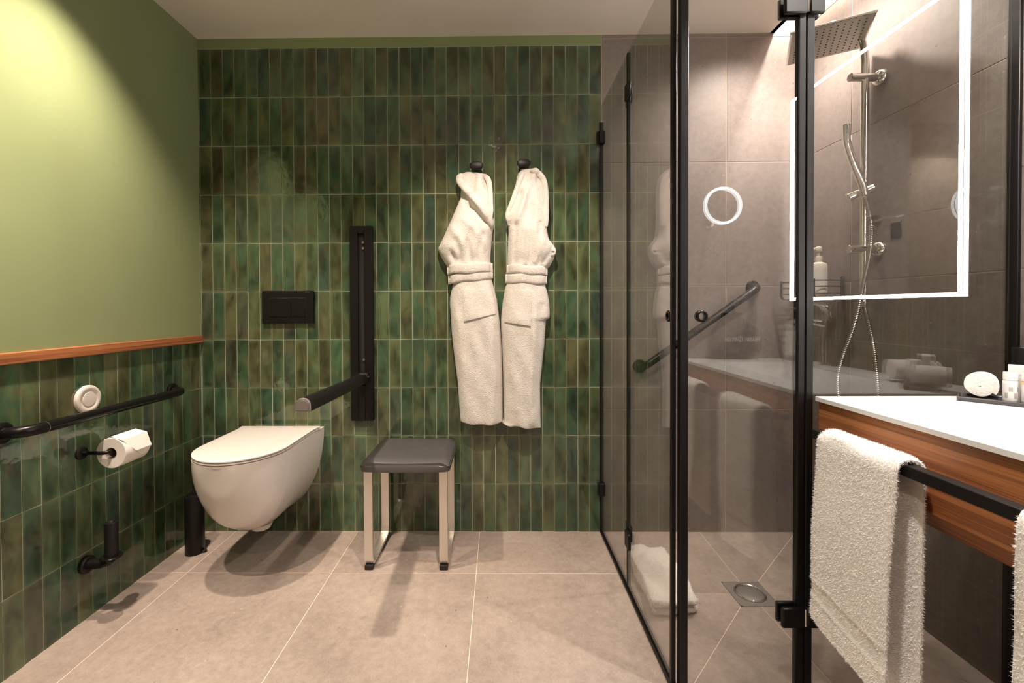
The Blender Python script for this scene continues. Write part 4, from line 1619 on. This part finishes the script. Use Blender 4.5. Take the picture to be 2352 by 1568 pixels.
def hung_towel(name, label, y0, y1, zf, zr, seed, nfib, group, slant=0.0):
    t = thing(name, label, 'towel', ((2.16 + 2.2) / 2, (y0 + y1) / 2, .74), group)
    # centre-line of the cloth, front hem -> over the bar -> rear hem
    CL = []
    NF = 110
    for i in range(NF):
        t_ = i / (NF - 1)
        z = zf + (.722 - zf) * t_
        CL.append((2.1600 + .006 * math.sin(t_ * 6 + seed) * (1 - t_) - .007 * (1 - t_), z))
    for a in range(170, -1, -17):
        CL.append((2.188 + .0265 * math.cos(math.radians(a)) + 0, .729 + .0213 * math.sin(math.radians(a))))
    for i in range(1, 22):
        z = .722 + (zr - .722) * i / 21
        CL.append((2.2145 + .006 * i / 21, z))
    th = .0135
    NYs = 22
    rings = []
    pts = [Vector((x, 0, z)) for x, z in CL]
    for j in range(NYs + 1):
        v = j / NYs
        y = y0 + (y1 - y0) * v
        edge = 1 - .75 * max(0, abs(2 * v - 1) - .93) / .07
        outer_, inner_ = [], []
        for i, p in enumerate(pts):
            a, b = pts[max(0, i - 1)], pts[min(len(pts) - 1, i + 1)]
            tt = (b - a).normalized()
            nn = Vector((-tt.z, 0, tt.x))
            dn = 1.0 if i > 8 else .75 + .03 * i
            # dobby band near the front hem: two raised ridges, a flat between
            s = 0.0
            hgt = p.z - zf
            s -= (.0008 if i < NF else 0) * (1 if .058 < hgt < .088 else 0)
            for hb in (.094, .052):
                s += (.0020 if i < NF else 0) * math.exp(-((hgt - hb) / .0035) ** 2)
            hz = -.042 * (1 - v) * max(0, 1 - (p.z - zf) / .2) if i < NF + 4 else 0
            wv = .0035 * math.sin(7 * v + seed + 2.5 * p.z) * min(1, hgt * 2.2)
            yy = y + slant * max(0, .70 - p.z) * (1 if i < NF + 4 else .5)
            outer_.append((p.x + nn.x * (th * .5 * edge * dn + s) + wv * (1 if i < NF + 2 else -.5), yy, p.z + hz + nn.z * th * .5 * edge * dn + .004 * math.sin(v * 5 + seed) * (i < 2)))
            inner_.append((p.x - nn.x * th * .5 * edge + wv * (1 if i < NF + 2 else -.5), yy, p.z + hz - nn.z * th * .5 * edge))
        rings.append(outer_ + inner_[::-1])
    mb = MB()
    mb.loft(rings)
    o = mb.build('cloth', TOWELM, t, smooth=60)
    ox, oy, oz = WL[t.name]

    def acc(x, y, z, nx, ny, nz):
        hgt = z + oz - zf
        if .046 < hgt + .042 * .5 * max(0, 1 - hgt / .2) < .100 and x + ox < 2.17:
            return .35
        return 1.0
    add_pile(t, o, nfib, .0047, .0010, seed * 17 + 3, .35, acc)
    return t


hung_towel('hanging_towel', 'white fluffy towel hung over the vanity rail beside the shower post', -1.207, -1.000, .300, .235, 1, 105000, 'white towels on the vanity rail', .05)
hung_towel('hanging_towel', 'white fluffy towel at the near end of the vanity rail by the photo edge', -1.62, -1.404, .300, .235, 4, 36000, 'white towels on the vanity rail', .0)

# ------------------------------------------------------------------ amenities on the top
ty = thing('amenity_tray', 'dark narrow tray set askew on the washstand top by the glass', 'tray', (2.64, -.97, VZ))
dl, ds = Vector((.678, -.735)), Vector((.735, .678))
A0 = Vector((2.590, -.955))          # foot of the towel roll's near end
P1 = A0 - dl * .040 - ds * .026
TL_, TD_ = .21, .0385


def trp(a, b):
    p = P1 + dl * a + ds * b
    return (p.x, p.y)


mb = MB()
pol = lambda ins: [trp(ins, ins), trp(TL_ - ins, ins), trp(TL_ - ins, TD_ * 2 - ins), trp(ins, TD_ * 2 - ins)]
mb.loft([[(x, y, VZ + .0006) for x, y in pol(.002)], [(x, y, VZ + .009) for x, y in pol(0)], [(x, y, VZ + .011) for x, y in pol(.001)],
         [(x, y, VZ + .011) for x, y in pol(.004)], [(x, y, VZ + .006) for x, y in pol(.006)]])
mb.build('dish', TRAYM, ty, smooth=25)


def rolled(name, label, c, axis, length, r0, sq_, group=None):
    t = thing(name, label, 'towel', c, group)
    ax = Vector((axis[0], axis[1], 0)).normalized()
    sd2 = Vector((-ax.y, ax.x, 0))
    turns, n = 3.6, 110
    prof_o, prof_i = [], []
    for k in range(n + 1):
        f = k / n
        a = 2 * PI * turns * f
        r = .004 + (r0 - .004) * f
        wob = 1 + .03 * math.sin(3 * a + 1)
        rr2 = r * wob
        ri = max(.001, rr2 - (r0 / turns) * .90)
        prof_o.append((rr2 * math.cos(a), rr2 * math.sin(a) * sq_))
        prof_i.append((ri * math.cos(a), ri * math.sin(a) * sq_))
    rings = []
    for e, s in ((0, .965), (.006, 1.0), (length - .006, 1.0), (length, .965)):
        pts = []
        for (a, b) in prof_o + prof_i[::-1]:
            p = Vector(c) + ax * e + sd2 * (a * s)
            pts.append((p.x, p.y, c[2] + b * s))
        rings.append(pts)
    vs = [p for rg in rings for p in rg]
    m = 2 * (n + 1)
    fs = []
    for i in range(3):
        for k in range(m):
            k2 = (k + 1) % m
            fs.append((i * m + k, i * m + k2, (i + 1) * m + k2, (i + 1) * m + k))
    for i in (0, 3):
        for k in range(n):
            fs.append((i * m + k, i * m + k + 1, i * m + m - 2 - k, i * m + m - 1 - k))
    mb = MB()
    mb.add(vs, fs)
    mb.build('cloth', TOWELM, t, smooth=60)
    return t


rolled('rolled_towel', 'white rolled hand towel on the dark tray, its spiral end to the camera', (2.590, -.955, VZ + .0385), (.735, .678), .072, .0330, 1.0, 'rolled white hand towels')
rolled('rolled_towel', 'white rolled hand towel lying on the washstand top away from the tray', (2.635, -1.085, VZ + .0365), (.89, .30), .115, .036, 1.0, 'rolled white hand towels')


def jar(name, label, c, r, h, liquid, capm, group):
    t = thing(name, label, 'toiletry bottle', c, group)
    MB().lathe([(r * .92, .0), (r, .003), (r, h * .70), (r * .93, h * .73)], c, 26).build('body', liquid, t)
    MB().lathe([(r * .80, h * .73), (r * .98, h * .745), (r * .98, h * .985), (r * .92, h)], c, 26).build('cap', capm, t)
    # printed label: pale wrap with grey check print
    MB().lathe([(r * 1.012, h * .06), (r * 1.012, h * .62)], c, 26, cap0=False, cap1=False).build('label', LABELW, t)
    mb = MB()
    for a0, a1, z0, z1 in ((-150, -118, .36, .52), (-112, -84, .14, .32), (-80, -52, .36, .52), (-48, -22, .14, .32), (-182, -155, .14, .32)):
        ring0, ring1 = [], []
        for k in range(7):
            a = math.radians(a0 + (a1 - a0) * k / 6)
            ring0.append((c[0] + r * 1.022 * math.cos(a), c[1] + r * 1.022 * math.sin(a), c[2] + h * z0))
            ring1.append((c[0] + r * 1.022 * math.cos(a), c[1] + r * 1.022 * math.sin(a), c[2] + h * z1))
        mb.loft([ring0, ring1], False, False, closed=False)
    mb.build('print', LABELG, t)
    return t


jar('toiletry_bottle', 'small clear toiletry bottle with check print beside the rolled towel', (2.6225, -.990, VZ + .0068), .0125, .071, LOTION, LABELW, 'small toiletry bottles on the tray')
jar('toiletry_bottle', 'small amber toiletry bottle with check print at the photo edge', (2.6425, -1.0115, VZ + .0068), .0125, .071, AMBER, LABELW, 'small toiletry bottles on the tray')
bx_ = thing('amenity_box', 'small white carton behind the toiletry bottles on the tray', 'box', (2.668, -.985, VZ))
bc = A0 + dl * .080 + ds * .028


def boxpoly(a, b):
    return [tuple(bc + dl * (a * sx) + ds * (b * sy)) for sx, sy in ((-1, -1), (1, -1), (1, 1), (-1, 1))]


MB().prism(boxpoly(.0345, .0135), VZ + .0068, VZ + .072, .001).build('carton', LABELW, bx_, smooth=20)
MB().prism(boxpoly(.0352, .0142), VZ + .0722, VZ + .093, .0012).build('lid', LABELW, bx_, smooth=20)
cp = thing('bathroom_cup', 'black cylindrical cup behind the white carton by the wall', 'cup', (2.737, -.912, VZ))
MB().lathe([(.019, .0006), (.0205, .003), (.0205, .127), (.0198, .1285), (.0185, .127), (.0180, .006), (.001, .005)], (2.745, -.912, VZ), 30).build('body', BLACK, cp)

# ------------------------------------------------------------------ lit mirror and the end wall (seen in the glass)
lm = thing('lit_mirror', 'rectangular wall mirror framed by a white light strip over the vanity', 'mirror', (2.755, -1.35, 1.55))
MY1, MY0, MZ0, MZ1 = -.962, YE + .006, 1.072, 1.995
MB().box(2.752, XR - .0045, MY0 + .004, MY1 - .004, MZ0 + .004, MZ1 - .004, .002).build('casing', BLACK, lm)
MB().box(2.746, 2.7515, MY0, MY1, MZ0, MZ1, .0005).build('mirror_glass', MIRR, lm)
ST = .012
for y0, y1, z0, z1 in ((MY0 + .003, MY0 + .003 + ST, MZ0 + .003, MZ1 - .003), (MY1 - .003 - ST, MY1 - .003, MZ0 + .003, MZ1 - .003),
                       (MY0 + .003 + ST, MY1 - .003 - ST, MZ0 + .003, MZ0 + .003 + ST), (MY0 + .003 + ST, MY1 - .003 - ST, MZ1 - .003 - ST, MZ1 - .003)):
    MB().box(2.7445, 2.7462, y0, y1, z0, z1).build('light_strip', LED, lm, smooth=0)

MX, MYY, MZ = 2.268, -1.402, 1.439
mm = thing('magnifying_mirror', 'round magnifying mirror with a lit ring on a wall arm over the vanity', 'mirror', (MX, MYY, MZ))
MB().lathe([(.070, -.016), (.073, -.012), (.073, -.002), (.0725, 0)], (MX, MYY, MZ), 48, 'Y').build('casing', CHROME, mm)
MB().lathe([(.0722, 0), (.0722, .002), (.0625, .002), (.0625, 0), (.0722, 0)], (MX, MYY, MZ), 48, 'Y', cap0=False, cap1=False).build('light_ring', LEDR, mm)
MB().lathe([(.0625, .0003), (.03, -.0008), (.001, -.0012)], (MX, MYY, MZ), 48, 'Y').build('mirror_glass', MIRR, mm)
MB().tube([(MX, MYY - .014, MZ), (MX, MYY - .04, MZ), (MX + .03, MYY - .06, MZ), (MX + .10, YE + .03, MZ), (MX + .10, YE + .001, MZ)], .006, 12).build('arm', CHROME, mm)
MB().lathe([(.03, .0008), (.03, .008), (.026, .012)], (MX + .10, YE, MZ), 28, 'Y').build('wall_plate', CHROME, mm)

bg = thing('hair_dryer_bag', 'black drawstring hair dryer bag hanging on the end wall', 'bag', (2.474, YE + .02, .95))
rings = []
for z, w_, d_ in ((.822, .085, .018), (.826, .104, .026), (.85, .112, .034), (.90, .110, .034), (.945, .100, .028), (.985, .06, .020), (1.0, .035, .014), (1.02, .05, .016)):
    rings.append([(2.474 + w_ * math.copysign(abs(math.cos(2 * PI * k / 32)) ** .7, math.cos(2 * PI * k / 32)), YE + .002 + d_ + d_ * .95 * math.copysign(abs(math.sin(2 * PI * k / 32)) ** .7, math.sin(2 * PI * k / 32)), z) for k in range(32)])
MB().loft(rings).build('pouch', DARKCLOTH, bg, smooth=60)
MB().tube([(2.474, YE + .02, 1.0), (2.474, YE + .018, 1.06), (2.474, YE + .010, 1.10)], .003, 8).build('cord', DARKCLOTH, bg)


def text_obj(par, body, size, x, y, z, mat):
    cu_ = bpy.data.curves.new('lettering', 'FONT')
    cu_.body = body
    cu_.size = size
    cu_.extrude = .0004
    cu_.align_x = 'LEFT'
    o = bpy.data.objects.new('lettering', cu_)
    COL.objects.link(o)
    bpy.context.view_layer.update()
    wid = o.dimensions.x
    me = bpy.data.meshes.new_from_object(o.evaluated_get(bpy.context.evaluated_depsgraph_get()))
    bpy.data.objects.remove(o)
    me.name = 'lettering'
    me.materials.append(mat)
    ob = bpy.data.objects.new('lettering', me)
    COL.objects.link(ob)
    ob.parent = par
    px, py, pz = WL[par.name]
    ob.rotation_euler = (PI / 2, 0, PI)        # faces +Y, reads towards -X
    ob.location = (x - px, y - py, z - pz)
    return wid


WTXT = emit = simple('white_print', (.85, .85, .83), .6)
xcur = 2.564
for s_, sz in (('H', .032), ('AIR', .024), (' ', .024), ('D', .032), ('RYER', .024)):
    if s_ == ' ':
        xcur -= .014
        continue
    w_ = text_obj(bg, s_, sz, xcur, YE + .0720, .893, WTXT)
    xcur -= w_ + .0035
